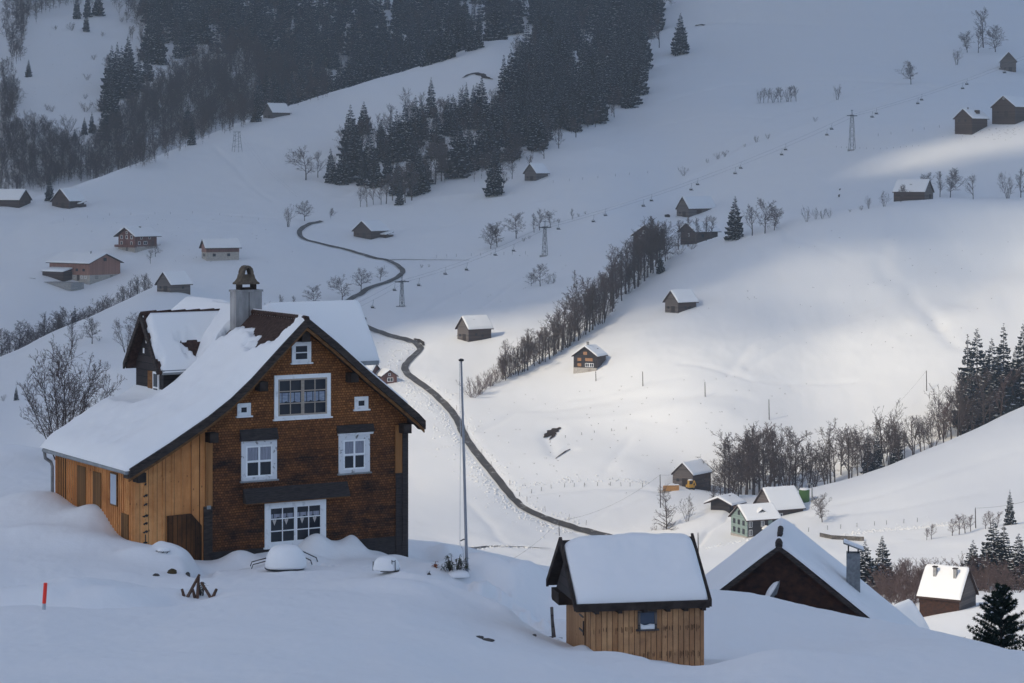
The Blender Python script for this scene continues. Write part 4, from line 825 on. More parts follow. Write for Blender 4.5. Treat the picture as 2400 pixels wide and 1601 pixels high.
# snow cut by the door: stones and a stump in it
M_rock = noisy('dark_wet_stone', (0.025,0.022,0.020), (0.09,0.08,0.072), 4, 0.8, 0.3, bump=0.5)[0]
def rock(name, px, py, rx, ry, rz, m, label, cat, yr=(30,110), dz=0.0, seed=0, group=None):
    p = H(px, py, *yr); rn = np.random.default_rng(seed); v = []; n, mM = 12, 7
    for i in range(mM):
        a = -math.pi/2+math.pi*i/(mM-1)
        for j in range(n):
            b_ = 2*math.pi*j/n; q_ = 1+0.25*(rn.random()-0.5); v.append((rx*q_*math.cos(a)*math.cos(b_), ry*q_*math.cos(a)*math.sin(b_), rz*q_*math.sin(a)))
    f = [(i*n+j, i*n+(j+1) % n, (i+1)*n+(j+1) % n, (i+1)*n+j) for i in range(mM-1) for j in range(n)]
    o = MB().add(v, f).build(name, m, smooth=False); o.location = (p[0], p[1], p[2]+dz); return tag(o, label, cat, group)
rock('tree_stump', 403, 1343, 0.16, 0.2, 0.13, noisy('mossy_wood', (0.03,0.025,0.012), (0.11,0.075,0.035), 7)[0], 'mossy brown stump poking from the snow bank by the old door', 'stump', seed=1)
rock('stone', 366, 1349, 0.11, 0.15, 0.06, M_rock, 'flat dark stone in the snow left of the stump', 'stone', seed=2)
rock('stone', 440, 1350, 0.08, 0.1, 0.12, M_rock, 'narrow dark stone on the cut face of the snow bank by the door', 'stone', seed=3)
for q, (px, py, a_, c_) in enumerate(((1123,1494,0.12,0.04),(1140,1501,0.20,0.05),(1252,1490,0.07,0.04))):
    rock('clod', px, py, a_, 0.15, c_, M_rock, ('thin dark earth clod at the foot of the dug snow bank', 'long dark earth clod at the foot of the dug snow bank', 'small dark clod beside the board under the leaning post')[q], 'clod', seed=5+q)
p = H(381, 1296, 50, 95); rk = thing('wire_basket', 'low black wire stand with a cap of snow beside the old door', 'stand', p)
f = MB()
for a in (-0.14, 0, 0.14): f.tube([(a-0.08,0,-0.1),(a+0.05,0,0.06)], 0.012, 5)
f.tube([(-0.22,0,0.06),(0.24,0,0.06)], 0.012, 5); f.build('frame', M_black, rk); dome('snow_cap', rk, (0.03,0,0.065), 0.19, 0.15, 0.12, seed=1)
p = H(1300, 1497, 45, 90); k = p[1]/F; pl = thing('wooden_post', 'grey wooden post standing on a snowy board beside the hut', 'post', p)
MB().tube([(-3*k,0,-0.1),(-7*k,0,74*k)], [0.045,0.05], 6).build('post', M_grey, pl); MB().tube([(2*k,0,0),(-4*k,0,50*k)], 0.02, 5).build('twig', M_pole2, pl)
MB().prism([(-0.42,0.06),(-0.2,-0.02),(0.22,-0.04),(0.24,-0.01),(-0.1,0.03)], 1, -0.25, 0.2).build('board', M_rock, pl); dome('snow_cap', pl, (0.06,-0.1,-0.02), 0.17, 0.13, 0.07, seed=3)
# ------------------------------------------------------------------ farm buildings across the valley
M_roofd = M_tile
def bld(name, cat, label, px, py, W, L, hw, rise, yaw, wallm, ymin=450, ymax=1900, Y=None, over=0.6, snow=0.45, base=None, windows=(), chimneys=(), door=None, group=None, dz=0.0, snow_on=(True, True), roof_m=None, sidem=None, shut=None, ovf=None):
    """a gabled building; local x across the gable, y along the ridge away from the front gable, origin at the front gable's foot"""
    p = H(px, py, ymin, ymax) if Y is None else np.array([(px-1200)/F*Y, Y, (YH-py)/F*Y])
    th = thing(name, label, cat, (p[0], p[1], p[2]+dz), R(yaw), group); h = W/2; ov = over; of = over if ovf is None else ovf
    z0 = -3.5
    if cat == 'barn' and door is None: door = ('g', W*0.12, 1.7, 2.1, M_dark); windows = list(windows)+[('g', -W*0.24, 1.3, 0.6, 0.5, 'd'), ('r', L*0.62, 1.2, 0.7, 0.5, 'd')]
    MB().prism([(-h,z0),(h,z0),(h,hw),(0,hw+rise-0.02),(-h,hw)], 1, 0, L).build('wall', wallm, th)
    if sidem:
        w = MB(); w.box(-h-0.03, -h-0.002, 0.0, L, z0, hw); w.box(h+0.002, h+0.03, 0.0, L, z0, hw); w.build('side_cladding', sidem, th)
    if base:
        bh, bmat = base; b = MB(); b.prism([(-h-0.06,-0.06),(h+0.06,-0.06),(h+0.06,L+0.06),(-h-0.06,L+0.06)], 1, z0, bh)
        b.v = [(x, z, y) for x, y, z in b.v]; b.build('foundation', bmat, th)
    sl = rise/h; rf = MB()
    for s in (-1, 1):
        a, c = (0, hw+rise), (s*(h+ov), hw-sl*ov)
        rf.add([(a[0],-of,a[1]),(a[0],L+of,a[1]),(c[0],L+of,c[1]),(c[0],-of,c[1]),(a[0],-of,a[1]+0.2),(a[0],L+of,a[1]+0.2),(c[0],L+of,c[1]+0.2),(c[0],-of,c[1]+0.2)], [(0,1,2,3),(7,6,5,4),(0,3,7,4),(1,5,6,2),(2,6,7,3)])
    rf.build('roof', roof_m or M_roofd, th)
    zs = hw+rise+0.2
    if snow:
        lo, hi = (-h-ov if snow_on[0] else 0.05), (h+ov if snow_on[1] else -0.05)
        snow_sheet('roof_snow', lambda U, V_: zs-np.sqrt(U*U+0.09)*sl+0.3*sl*0.6, lo-0.05, hi+0.05, -of+0.04, L+of-0.04, max(0.22, (W+L)/70), lambda U, V_: edge_round(U, V_, lo-0.05, hi+0.05, -of+0.04, L+of-0.04, 0.5, snow)*(1+0.12*fbm(U*0.5+px, V_*0.5, 2)), th)
    for wdef in windows:       # (face, position, sill height, width, height, style)
        f, u, zz, ww, hh = wdef[:5]; stl = wdef[5] if len(wdef) > 5 else 'w'
        fm = {'w': M_white, 'd': M_dark, 'o': M_shut}[stl]
        def bx(mb, a0, a1, c0, c1, d0, d1):
            if f == 'g': mb.box(a0, a1, -d1, -d0, c0, c1)
            elif f == 'r': mb.box(h+d0, h+d1, a0, a1, c0, c1)
            else: mb.box(-h-d1, -h-d0, a0, a1, c0, c1)
        d0 = 0.035 if sidem else 0.004
        if stl == 'o':
            mb = MB(); bx(mb, u-ww/2, u+ww/2, zz, zz+hh, d0, d0+0.06); mb.build('shutter', fm, th); continue
        mb = MB(); t_ = 0.12
        bx(mb, u-ww/2-t_, u+ww/2+t_, zz+hh, zz+hh+t_, d0, d0+0.06); bx(mb, u-ww/2-t_, u+ww/2+t_, zz-t_, zz, d0, d0+0.06); bx(mb, u-ww/2-t_, u-ww/2, zz, zz+hh, d0, d0+0.06); bx(mb, u+ww/2, u+ww/2+t_, zz, zz+hh, d0, d0+0.06)
        if ww > 0.9: bx(mb, u-0.05, u+0.05, zz, zz+hh, d0, d0+0.058)
        wn = mb.build('window', fm, th); mb = MB(); bx(mb, u-ww/2, u+ww/2, zz, zz+hh, d0, d0+0.02); mb.build('pane', M_glass, wn)
        if shut:
            for s in (-1, 1):
                mb = MB(); c = u+s*(ww/2+t_+0.22); bx(mb, c-0.2, c+0.2, zz-0.05, zz+hh+0.05, d0, d0+0.05); mb.build('shutter', shut, wn)
    for x, y, hh, ww in chimneys:
        zr = hw+rise-abs(x)*sl; c = MB().box(x-ww/2, x+ww/2, y-ww/2, y+ww/2, zr-0.3, zr+hh).build('chimney', M_conc, th); MB().box(x-ww/2-0.06, x+ww/2+0.06, y-ww/2-0.06, y+ww/2+0.06, zr+hh, zr+hh+0.1).build('chimney_cap', M_dark, c)
    if door:
        f, u, ww, hh, dm_ = door; mb = MB()
        if f == 'g': mb.box(u-ww/2, u+ww/2, -0.06, -0.004, -0.3, hh)
        elif f == 'r': mb.box(h+0.036, h+0.09, u-ww/2, u+ww/2, -0.3, hh)
        else: mb.box(-h-0.09, -h-0.036, u-ww/2, u+ww/2, -0.3, hh)
        mb.build('door', dm_, th)
    return th
def shed_roof(th, x0, x1, y0, y1, z0, z1, m=None, post=True):
    """lean-to of a building: a wall block and a snowy roof, both parts of it"""
    MB().box(x0, x1, y0, y1, -3, z0).build('annex_wall', m or M_brown, th)
    MB().add([(x0-0.3,y0-0.4,z0),(x1+0.3,y0-0.4,z0),(x1+0.3,y1,z1),(x0-0.3,y1,z1),(x0-0.3,y0-0.4,z0+0.15),(x1+0.3,y0-0.4,z0+0.15),(x1+0.3,y1,z1+0.15),(x0-0.3,y1,z1+0.15)], [(0,3,2,1),(4,5,6,7),(0,1,5,4),(1,2,6,5),(2,3,7,6),(3,0,4,7)]).build('annex_roof', M_tile, th)
    k = (z1-z0)/(y1-y0+0.4); snow_sheet('annex_snow', lambda U, V_: z0+0.15+(V_-y0+0.4)*k, x0-0.3, x1+0.3, y0-0.4, y1, 0.25, lambda U, V_: edge_round(U, V_, x0-0.3, x1+0.3, y0-0.4, y1+2, 0.4, 0.4), th)

# left side of the valley
bld('barn', 'barn', 'long low barn with snowy roof at the forest edge, spruce before its right end', 58, 482, 8.5, 14, 2.6, 3.8, 68, M_brown, 900, 1060, sidem=M_brown)
b2 = bld('barn', 'barn', 'dark barn right of the spruce at the forest edge, steep gable to the front', 142, 487, 9.5, 9, 3.0, 4.6, -32, M_brown, 900, 1060, windows=[('g',-2,1.2,1,1,'d')]); shed_roof(b2, 3.0, 6.0, 5.0, 9, 1.4, 2.6)
b3 = bld('barn', 'barn', 'grey barn high on the ridge, half its roof bare of snow, woods behind', 628, 277, 8.5, 10.5, 3.6, 4.2, -50, M_grey, 1150, 1330, dz=-0.6)
rh1 = bld('farmhouse', 'house', 'red wooden farmhouse with white windows and a balcony above the long red farm', 297, 588, 9.2, 10.5, 5.8, 2.6, -40, M_red, 850, 980, over=1.3, sidem=M_redy, base=(1.6, M_stone),
    windows=[('g',-2.8,4.5,0.9,1.1),('g',0,4.5,0.9,1.1),('g',2.7,4.5,0.9,1.1),('g',-2.8,2.3,0.9,1.1),('g',2.7,2.2,0.9,1.1),('r',2,2.4,0.9,1.0),('r',5,2.4,1.6,1.0),('r',3,4.4,0.8,1.0),('r',7,4.4,0.8,1.0),('g',0,6.3,0.7,0.8)], chimneys=[(1.0,5.5,1.0,0.6)], door=('g',0.2,1.0,1.9,M_dark))
MB().box(-5.4, 5.6, -1.3, -0.004, 1.35, 2.25).build('balcony', M_red, rh1)
fa = bld('farm_building', 'farm', 'long rosy boarded farm building with gabled end on a concrete terrace', 246, 655, 14.5, 21, 6.0, 2.9, 52, M_rose, 780, 920, sidem=boards('rosy_larch_side', (0.22,0.105,0.080), (0.33,0.17,0.125), 0.4, 1, (0.06,0.035,0.03), knots=False), base=(1.7, M_stone), over=1.0,
    windows=[('g',0,6.6,1.2,0.9,'d')]+[('l',u,3.1,0.9,0.7,'d') for u in (3,6.5,10,13.5,17)]+[('l',u,0.6,0.9,0.7,'w') for u in (2.0,4.0,8.0)]+[('g',-4,0.5,1.0,0.8,'d'),('g',3,0.5,1.0,0.8,'d')], chimneys=[(-1.2,6,1.3,0.35)], door=('l',5.8,1.4,1.7,M_brown))
def at_left(th, y0, y1, d0, d1, z0, z1):   # lean-to along the left long side
    MB().box(-7.25-d1, -7.30-d0, y0, y1, -2.5, z0).build('annex_wall', M_brown, th)
    MB().add([(-7.3,y0-.3,z1),(-7.3,y1+.3,z1),(-7.7-d1,y1+.3,z0),(-7.7-d1,y0-.3,z0),(-7.3,y0-.3,z1+.15),(-7.3,y1+.3,z1+.15),(-7.7-d1,y1+.3,z0+.15),(-7.7-d1,y0-.3,z0+.15)], [(0,1,2,3),(7,6,5,4),(0,4,5,1),(1,5,6,2),(2,6,7,3),(3,7,4,0)]).build('annex_roof', M_tile, th)
    kk = (z1-z0)/(d1+0.4); snow_sheet('annex_snow', lambda U, V_: z1+0.15+(U+7.3)*kk, -7.75-d1, -7.32, y0-.3, y1+.3, 0.3, lambda U, V_: edge_round(U, V_, -7.75-d1, -6, y0-.3, y1+.3, 0.4, 0.45), th)
at_left(fa, 9, 20, 0.0, 4.2, 2.7, 3.7)
tw = MB(); tw.box(-17.5, -11.6, -2, 23.5, -3.0, -0.55); tw.build('terrace_wall', M_conc, fa); tw = MB()
for k in range(13): tw.box(-17.45, -17.35, 17+k*0.5, 17.08+k*0.5, -0.55, 0.5)
tw.box(-17.46, -17.34, 17, 23.2, 0.5, 0.58); tw.build('railing', M_dark, fa)
bld('stable', 'stable', 'small stable with red boards over a pale masonry base and deep snow roof', 478, 608, 5.2, 12.5, 4.6, 2.4, -64, M_stone, 800, 980, sidem=None, base=None, windows=[('r',3,1.2,0.9,0.8,'d'),('r',8.5,1.2,0.9,0.8,'d'),('g',-0.6,1.2,0.7,0.8,'d'),('g',1.0,1.2,0.7,0.8,'d')], over=0.8)
st_th = COL.objects['stable']; MB().box(2.605, 2.68, 0.0, 12.5, 2.6, 4.6).build('upper_cladding', M_redy, st_th); MB().prism([(-2.6,2.6),(2.6,2.6),(2.6,4.6),(0,6.9),(-2.6,4.6)], 1, -0.07, -0.004).build('upper_cladding', M_rose, st_th)
bld('barn', 'barn', 'small weathered grey hay barn alone on the slope above the left gully', 384, 684, 6.2, 8.6, 2.8, 3.4, -38, M_grey, 720, 900, dz=-0.2)
b8 = bld('barn', 'barn', 'brown barn with low wing standing inside the upper bend of the road', 849, 558, 8.8, 11.0, 3.0, 3.5, -35, M_brown, 880, 1100); shed_roof(b8, 4.4, 7.2, 6.0, 11.0, 1.2, 2.2)
bld('barn', 'barn', 'small grey barn beneath the forest edge beside the lone big spruce', 1243, 424, 6.6, 7.8, 3.6, 3.6, -42, M_grey, 960, 1250)
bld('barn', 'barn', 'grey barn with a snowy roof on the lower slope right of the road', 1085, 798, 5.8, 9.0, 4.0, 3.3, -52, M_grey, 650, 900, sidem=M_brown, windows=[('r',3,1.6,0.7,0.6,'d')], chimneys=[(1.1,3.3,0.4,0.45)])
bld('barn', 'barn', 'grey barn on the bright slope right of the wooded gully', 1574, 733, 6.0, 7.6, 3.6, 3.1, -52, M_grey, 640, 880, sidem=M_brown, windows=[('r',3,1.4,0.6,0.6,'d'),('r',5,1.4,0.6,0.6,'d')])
hs = bld('house', 'house', 'black shingled house with orange shutters on the bright slope', 1371, 873, 7.2, 7.5, 4.9, 2.6, -24, M_blackb, 620, 760, base=(1.4, M_stone), over=0.5, snow=0.35,
    windows=[('g',-1.75,3.35,1.2,0.9,'o'),('g',1.3,3.35,2.3,0.9,'o'),('g',0.1,5.2,1.2,0.9,'o'),('g',-1.75,1.75,1.2,0.9,'o'),('g',0.75,1.75,1.1,0.9),('g',2.1,1.75,1.1,0.9)], chimneys=[(0,2.2,1.3,0.55),(2.0,5,0.7,0.3)], door=('g',1.6,1.0,1.2,M_shut), sidem=M_brown)
b13 = bld('barn', 'barn', 'barn with pointed gable and long low wing beneath the chairlift line', 1600, 508, 6.2, 17, 3.4, 4.4, -44, M_grey, 870, 1200, over=0.4); MB().box(3.15, 3.22, 5, 8, -1, 2.6).build('gate', M_rust, b13); MB().box(3.15, 3.22, 9, 12, -1, 2.6).build('gate', M_grey, b13); MB().box(3.15, 3.22, 12.4, 16.4, -1, 2.8).build('gate', M_dark, b13)
p = H(1564, 508, 870, 1200); o = MB().prism([(-1.1,-1),(1.1,-1),(1.0,0.7),(0.5,1.0),(-1.0,0.8)], 1, -1.0, 1.0).build('wood_pile', M_dark); o.location = p; tag(o, 'dark wood pile at the left end of the barn with long wing', 'wood pile')
bld('house', 'house', 'dark house half hidden by the thicket at the top of the gully', 1512, 580, 9.0, 9.0, 4.6, 3.2, -22, M_brown, 780, 990, Y=872, windows=[('g',-0.3,5.0,0.9,0.9),('g',1.8,3.4,1.2,1.0),('g',-1.8,3.2,1.0,1.0)], chimneys=[(0.4,3,1.2,0.6)], over=0.8)
bld('house', 'house', 'dark brown house behind bare trees at the upper end of the gully', 1612, 570, 7.5, 12, 4.6, 2.6, -48, M_brown, 780, 990, Y=888, windows=[('g',0.2,2.6,0.9,0.9),('r',4,2.2,1.2,1.0,'d')], over=1.0)
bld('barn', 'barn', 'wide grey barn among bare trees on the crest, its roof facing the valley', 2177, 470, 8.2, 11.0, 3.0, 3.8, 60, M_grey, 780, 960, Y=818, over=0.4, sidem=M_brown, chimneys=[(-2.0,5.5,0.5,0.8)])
b17 = bld('farmhouse', 'house', 'dark brown farmhouse with a chimney, left of the larger barn on the upper slope', 2258, 298, 8.4, 11.0, 3.7, 3.5, -45, M_brown, 920, 1100, Y=990, chimneys=[(0.5,2.5,1.2,0.5)], windows=[('g',-2,2.2,0.9,0.9,'d'),('g',1,2.2,0.9,0.9,'d')]); MB().box(2.0, 3.3, 5, 7, 5.6, 7.0).build('dormer', M_brown, b17)
bld('barn', 'barn', 'large brown barn cut by the frame on the upper right slope', 2352, 272, 10.8, 15, 3.8, 4.2, -42, M_brown, 900, 1100, Y=995, over=0.5, windows=[('g',0,7.0,0.5,0.5,'w')])
b19 = bld('barn', 'barn', 'tall narrow grey barn at the right frame edge, highest on the slope', 2364, 167, 7.4, 10, 5.2, 4.2, -8, M_grey, 1040, 1300); MB().box(-6.2, -3.75, -1, 1.5, -0.9, 0.1).build('ramp', M_brown, b19); MB().box(-4.6, -3.75, 0, 2.5, 0.1, 1.6).build('annex', M_grey, b19)
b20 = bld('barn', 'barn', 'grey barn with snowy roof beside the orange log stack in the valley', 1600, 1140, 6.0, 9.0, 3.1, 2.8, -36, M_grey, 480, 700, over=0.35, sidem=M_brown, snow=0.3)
b21 = bld('cabin', 'cabin', 'low dark cabin with wide flat snowy eaves above the green house', 1688, 1196, 5.2, 5.0, 1.9, 1.1, -34, M_blackb, 500, 640, over=1.3, sidem=M_blackb, door=('r',2.4,1.0,1.5,M_shut), chimneys=[(0.8,3,0.6,0.5)])
gh = bld('farmhouse', 'house', 'pale green shingled house with black upper front and a dormer in the valley', 1732, 1258, 7.6, 8.6, 4.4, 2.7, -66, M_green, 480, 640, over=0.5, snow=0.3, base=(0.5, M_stone), shut=None,
    windows=[('g',-2.2,3.0,0.8,0.9,'d'),('g',0,3.0,0.8,0.9,'d'),('g',2.2,3.0,0.8,0.9,'d'),('g',-2.2,1.0,0.8,1.0,'d'),('g',0,1.0,0.8,1.0,'d'),('g',2.2,1.0,0.8,1.0,'d'),('g',0,5.2,0.7,0.8,'d')])
for a, b_, l, h_, m_ in ((0.2, 5.6, 0.5, 4.35, M_blackb), (5.6, 8.4, 0.5, 4.35, M_green)): MB().box(3.81, 3.86, a, b_, l, h_).build('front_cladding', m_, gh)
for u, zz, hh in ((0.9, 2.7, 1.2), (0.9, 0.75, 1.2), (4.1, 2.7, 1.2), (7.2, 2.8, 1.1)):
    wn = MB().box(3.865, 3.92, u-0.45, u+0.45, zz-0.1, zz+hh+0.1).build('window', M_white if u < 7 else M_dark, gh)
    for s in (-0.2, 0.2): MB().box(3.925, 3.94, u+s-0.14, u+s+0.14, zz, zz+hh).build('pane', M_glass, wn)
pr = MB(); pr.prism([(3.9,2.05),(4.9,2.6),(5.9,2.05),(5.9,1.9),(3.9,1.9)], 0, 3.88, 5.3); pr.build('porch_roof', M_dark, gh); snow_sheet('porch_snow', lambda U, V_: 2.62-np.abs(V_-4.9)*0.5, 3.88, 5.35, 3.8, 6.0, 0.1, lambda U, V_: edge_round(U, V_, 3.7, 5.35, 3.8, 6.0, 0.2, 0.28), gh)
MB().box(3.9, 5.2, 4.0, 5.8, -0.6, 1.9).build('porch', M_brown, gh)
dg = MB(); dg.prism([(3.6,4.6),(5.6,4.6),(5.6,5.8),(4.6,6.5),(3.6,5.8)], 0, 0.5, 2.7); dg.build('dormer', M_blackb, gh); MB().box(2.705, 2.76, 4.1, 5.1, 5.1, 5.9).build('window', M_white, gh)
MB().box(2.765, 2.78, 4.2, 4.56, 5.2, 5.8).build('pane', M_glass, gh); MB().box(2.765, 2.78, 4.64, 5.0, 5.2, 5.8).build('pane', M_glass, gh)
snow_sheet('dormer_snow', lambda U, V_: 6.55-np.abs(V_-4.6)*0.7, 0.4, 2.95, 3.2, 6.0, 0.12, lambda U, V_: edge_round(U, V_, 0.0, 2.95, 3.2, 6.0, 0.25, 0.3), gh)
bb23 = bld('barn', 'barn', 'broad snow roofed barn right behind the pale green house, silo at its end', 1790, 1222, 8.4, 8.6, 3.4, 4.4, -62, M_grey, 520, 640, Y=583, over=0.5, sidem=M_brown, snow=0.3, windows=[('r',2.0,1.0,1.0,1.2),('r',5.0,0.8,1.6,1.4,'d')])
p = np.array([(1885-1200)/F*592, 592, (YH-1196)/F*592]); M_silo = noisy('green_silo_steel', (0.045,0.11,0.025), (0.07,0.16,0.04), 1.2, 0.5, 0.3)[0]
si = thing('silo', 'green steel feed silo with curved filling pipe at the barn end', 'silo', p)
MB().lathe([(1.32,-2),(1.32,0),(1.32,4.9),(1.25,5.1)], 24).build('tank', M_silo, si, smooth=False); dome('snow_cap', si, (0,0,5.05), 1.28, 1.28, 0.45)
MB().tube([(1.9,-0.2,-2),(1.9,-0.2,5.2),(1.75,-0.1,6.0),(1.2,0,6.5),(0.5,0,6.3),(0.3,0,5.2)], 0.16, 8).build('filling_pipe', M_metal, si); MB().box(-1.9,-1.5,-0.2,0.2,5.0,6.0).build('vent', M_metal, si)
# red houses by the road
bld('house', 'house', 'long snow roofed house beside the road bend, right behind the chalet eaves', 880, 896, 7.0, 8.5, 2.6, 2.6, 66, M_red, 640, 780, over=0.5, windows=[('l',2,1,0.8,0.8),('l',4,1,0.8,0.8)])
bld('house', 'house', 'small red brown house with a white window group beside the winding road', 913, 899, 4.6, 5.5, 2.2, 1.6, 24, M_red, 620, 780, over=0.4, windows=[('g',0.2,0.7,1.6,0.9),('g',0,2.4,0.5,0.5)])
wr = bld('house', 'house', 'sunlit snow roofed house with two chimney pipes, right, near the dark pine', 2268, 1428, 6.2, 5.9, 1.9, 3.6, 58, M_grey, 300, 420, Y=338, over=0.35, snow=0.3, sidem=M_rust)
for y in (1.3, 4.3):
    c = MB().box(-1.55, -1.05, y-0.22, y+0.22, 3.0, 5.7).build('chimney', M_conc, wr); MB().box(-1.62, -0.98, y-0.32, y+0.32, 5.7, 5.85).build('chimney_cap', M_dark, c)
bld('shed', 'shed', 'snowy roof tip of a shed showing behind the dark gabled house', 2086, 1522, 2.8, 4, 0.8, 2.1, -30, M_grey, Y=185, over=0.35, snow=0.35)
# log stack and yellow digger by the valley barn
M_log = noisy('fresh_cut_logs', (0.42,0.20,0.065), (0.66,0.38,0.15), 4, 0.8, 0.1, stretch=(1,4,4))[0]
p = H(1572, 1152, 480, 700); ls = thing('log_stack', 'stack of fresh orange logs on a wall in front of the valley barn', 'log stack', p, R(12))
for r_ in range(5):
    mb = MB(); n = 3
    mb.tube([(-2.0,0.1*(r_ % 2),0.25+r_*0.30),(2.2,0.1*(r_ % 2),0.25+r_*0.30)], 0.16, 8); mb.build('log', M_log, ls)
MB().box(-2.3, 2.6, -0.4, 2.6, -1.6, 0.08).build('retaining_wall', M_stone, ls); snow_sheet('snow_cap', lambda U, V_: 1.6+0*U, -2.0, 2.2, -0.2, 0.4, 0.1, lambda U, V_: edge_round(U, V_, -2.0, 2.2, -0.2, 0.4, 0.2, 0.22), ls)
M_yel = noisy('yellow_machine_paint', (0.42,0.22,0.02), (0.60,0.33,0.04), 3, 0.5, 0.3)[0]
p = H(1616, 1144, 480, 700); dg = thing('digger', 'small yellow digger standing between log stack and barn wall', 'digger', (p[0], p[1]-2.5, p[2]), R(20))
MB().box(-0.8,0.8,-1.0,1.0,0.55,1.15).build('body', M_yel, dg); cbm = MB(); cbm.prism([(-0.7,1.15),(0.5,1.15),(0.35,2.35),(-0.7,2.35)], 0, -0.6, 0.6); cbm.build('cab', M_yel, dg); MB().box(-0.5,0.5,-0.72,-0.705,1.4,2.2).build('cab_window', M_glass, dg)
for x in (-0.75, 0.45): MB().box(x, x+0.3, -1.2, 1.2, -0.1, 0.55).build('track', M_black, dg)
MB().tube([(0.2,-0.9,1.1),(0.3,-1.9,2.4),(0.3,-2.9,1.3)], [0.16,0.13,0.1], 6).build('boom', M_yel, dg); dome('snow_cap', dg, (0,-0.1,2.35), 0.65, 0.6, 0.25)
# ------------------------------------------------------------------ trees
M_bark, _, _ = noisy('grey_brown_bark', (0.045,0.036,0.033), (0.115,0.092,0.084), 3, 0.9, 0.1)
M_twig, _, _ = noisy('brown_twigs', (0.070,0.053,0.050), (0.14,0.108,0.100), 1.2, 0.9, 0.1)
M_twigr, _, _ = noisy('reddish_twigs', (0.088,0.060,0.056), (0.16,0.112,0.104), 1.2, 0.9, 0.1)
M_needle, _, _ = noisy('dark_spruce_needles', (0.007,0.011,0.014), (0.021,0.030,0.035), 1.5, 0.85, 0.15)
M_pine, _, _ = noisy('dark_green_pine_needles', (0.008,0.016,0.011), (0.028,0.045,0.030), 5, 0.8, 0.2)
def seg_mesh(name, segs, m, n=3):
    S = np.array(segs); p0, p1, r0, r1 = S[:, 0:3], S[:, 3:6], S[:, 6], S[:, 7]
    d = p1-p0; d /= np.linalg.norm(d, axis=1)[:, None]+1e-9
    ref = np.where(np.abs(d[:, 2:3]) > 0.9, np.array([[1.0,0,0]]), np.array([[0,0,1.0]])); u = np.cross(d, ref); u /= np.linalg.norm(u, axis=1)[:, None]; w = np.cross(d, u)
    v = []
    for k in range(n):
        a = 2*math.pi*k/n; o = u*math.cos(a)+w*math.sin(a); v += [p0+o*r0[:, None], p1+o*r1[:, None]]
    v = np.stack(v, 1).reshape(-1, 3); b = np.arange(len(S))[:, None]*2*n
    q = np.concatenate([b+np.array([[2*k, 2*((k+1) % n), 2*((k+1) % n)+1, 2*k+1]]) for k in range(n)])
    return np_mesh(name, v, q, mats=[m])
def grow(rn, p, d, L, r, lvl, cfg, out):
    ns = (5, 4, 3, 2, 1)[min(lvl, 4)]; last = lvl >= cfg['depth']
    for i in range(ns):
        d = d+rn.normal(0, cfg['wob'], 3)*(0.4 if lvl == 0 else 1); d[2] += cfg['up'][min(lvl, 3)]; d /= np.linalg.norm(d)
        q = p+d*L/ns; r2 = r*(1-0.55*(i+1)/ns) if lvl else r*(1-0.75*(i+1)/ns)
        out[0 if (lvl == 0) else 1].append((*p, *q, r*(1-0.55*i/ns) if lvl else r*(1-0.75*i/ns), r2))
        f = (i+1)/ns
        if not last and (lvl > 0 or f >= cfg['bare']):
            nk = cfg['kids'][lvl]; nk = int(nk/ns)+(rn.random() < (nk/ns) % 1)
            if i == ns-1: nk += 1
            for _ in range(nk):
                a = rn.uniform(0, 2*math.pi); t = cfg['ang'][lvl]*rn.uniform(0.7, 1.25)*(1.15-0.45*f if lvl == 0 else 1)
                x = np.cross(d, rn.normal(0, 1, 3)); x /= np.linalg.norm(x)+1e-9
                dd = d*math.cos(t)+x*math.sin(t)
                l2 = L*cfg['len'][lvl]*rn.uniform(0.7, 1.15)*(1.1-0.5*f if lvl == 0 else 1.1-0.35*f)
                s = p+(q-p)*rn.uniform(0.2, 1.0)
                grow(rn, s, dd, l2, max(r2*0.62, cfg['rmin']*(1.8-0.3*lvl)), lvl+1, cfg, out)
        p = q
CF = {
 'round': dict(depth=4, wob=0.12, up=(0.02,0.09,0.05,0.0), bare=0.22, kids=(16,7,5,3), ang=(0.95,0.75,0.8,0.7), len=(0.66,0.50,0.45,0.5), rmin=0.017),
 'tall':  dict(depth=4, wob=0.09, up=(0.02,0.12,0.06,0.02), bare=0.32, kids=(11,6,4,2), ang=(0.60,0.60,0.7,0.7), len=(0.52,0.50,0.46,0.5), rmin=0.017),
 'cone':  dict(depth=3, wob=0.06, up=(0.03,0.02,0.0,0.0), bare=0.2, kids=(30,6,4,2), ang=(1.2,0.8,0.8,0.7), len=(0.36,0.42,0.5,0.5), rmin=0.013),
 'bush':  dict(depth=3, wob=0.12, up=(0.05,0.05,0.03,0.0), bare=0.15, kids=(4,4,3,2), ang=(0.55,0.6,0.7,0.7), len=(0.55,0.5,0.5,0.5), rmin=0.011)}
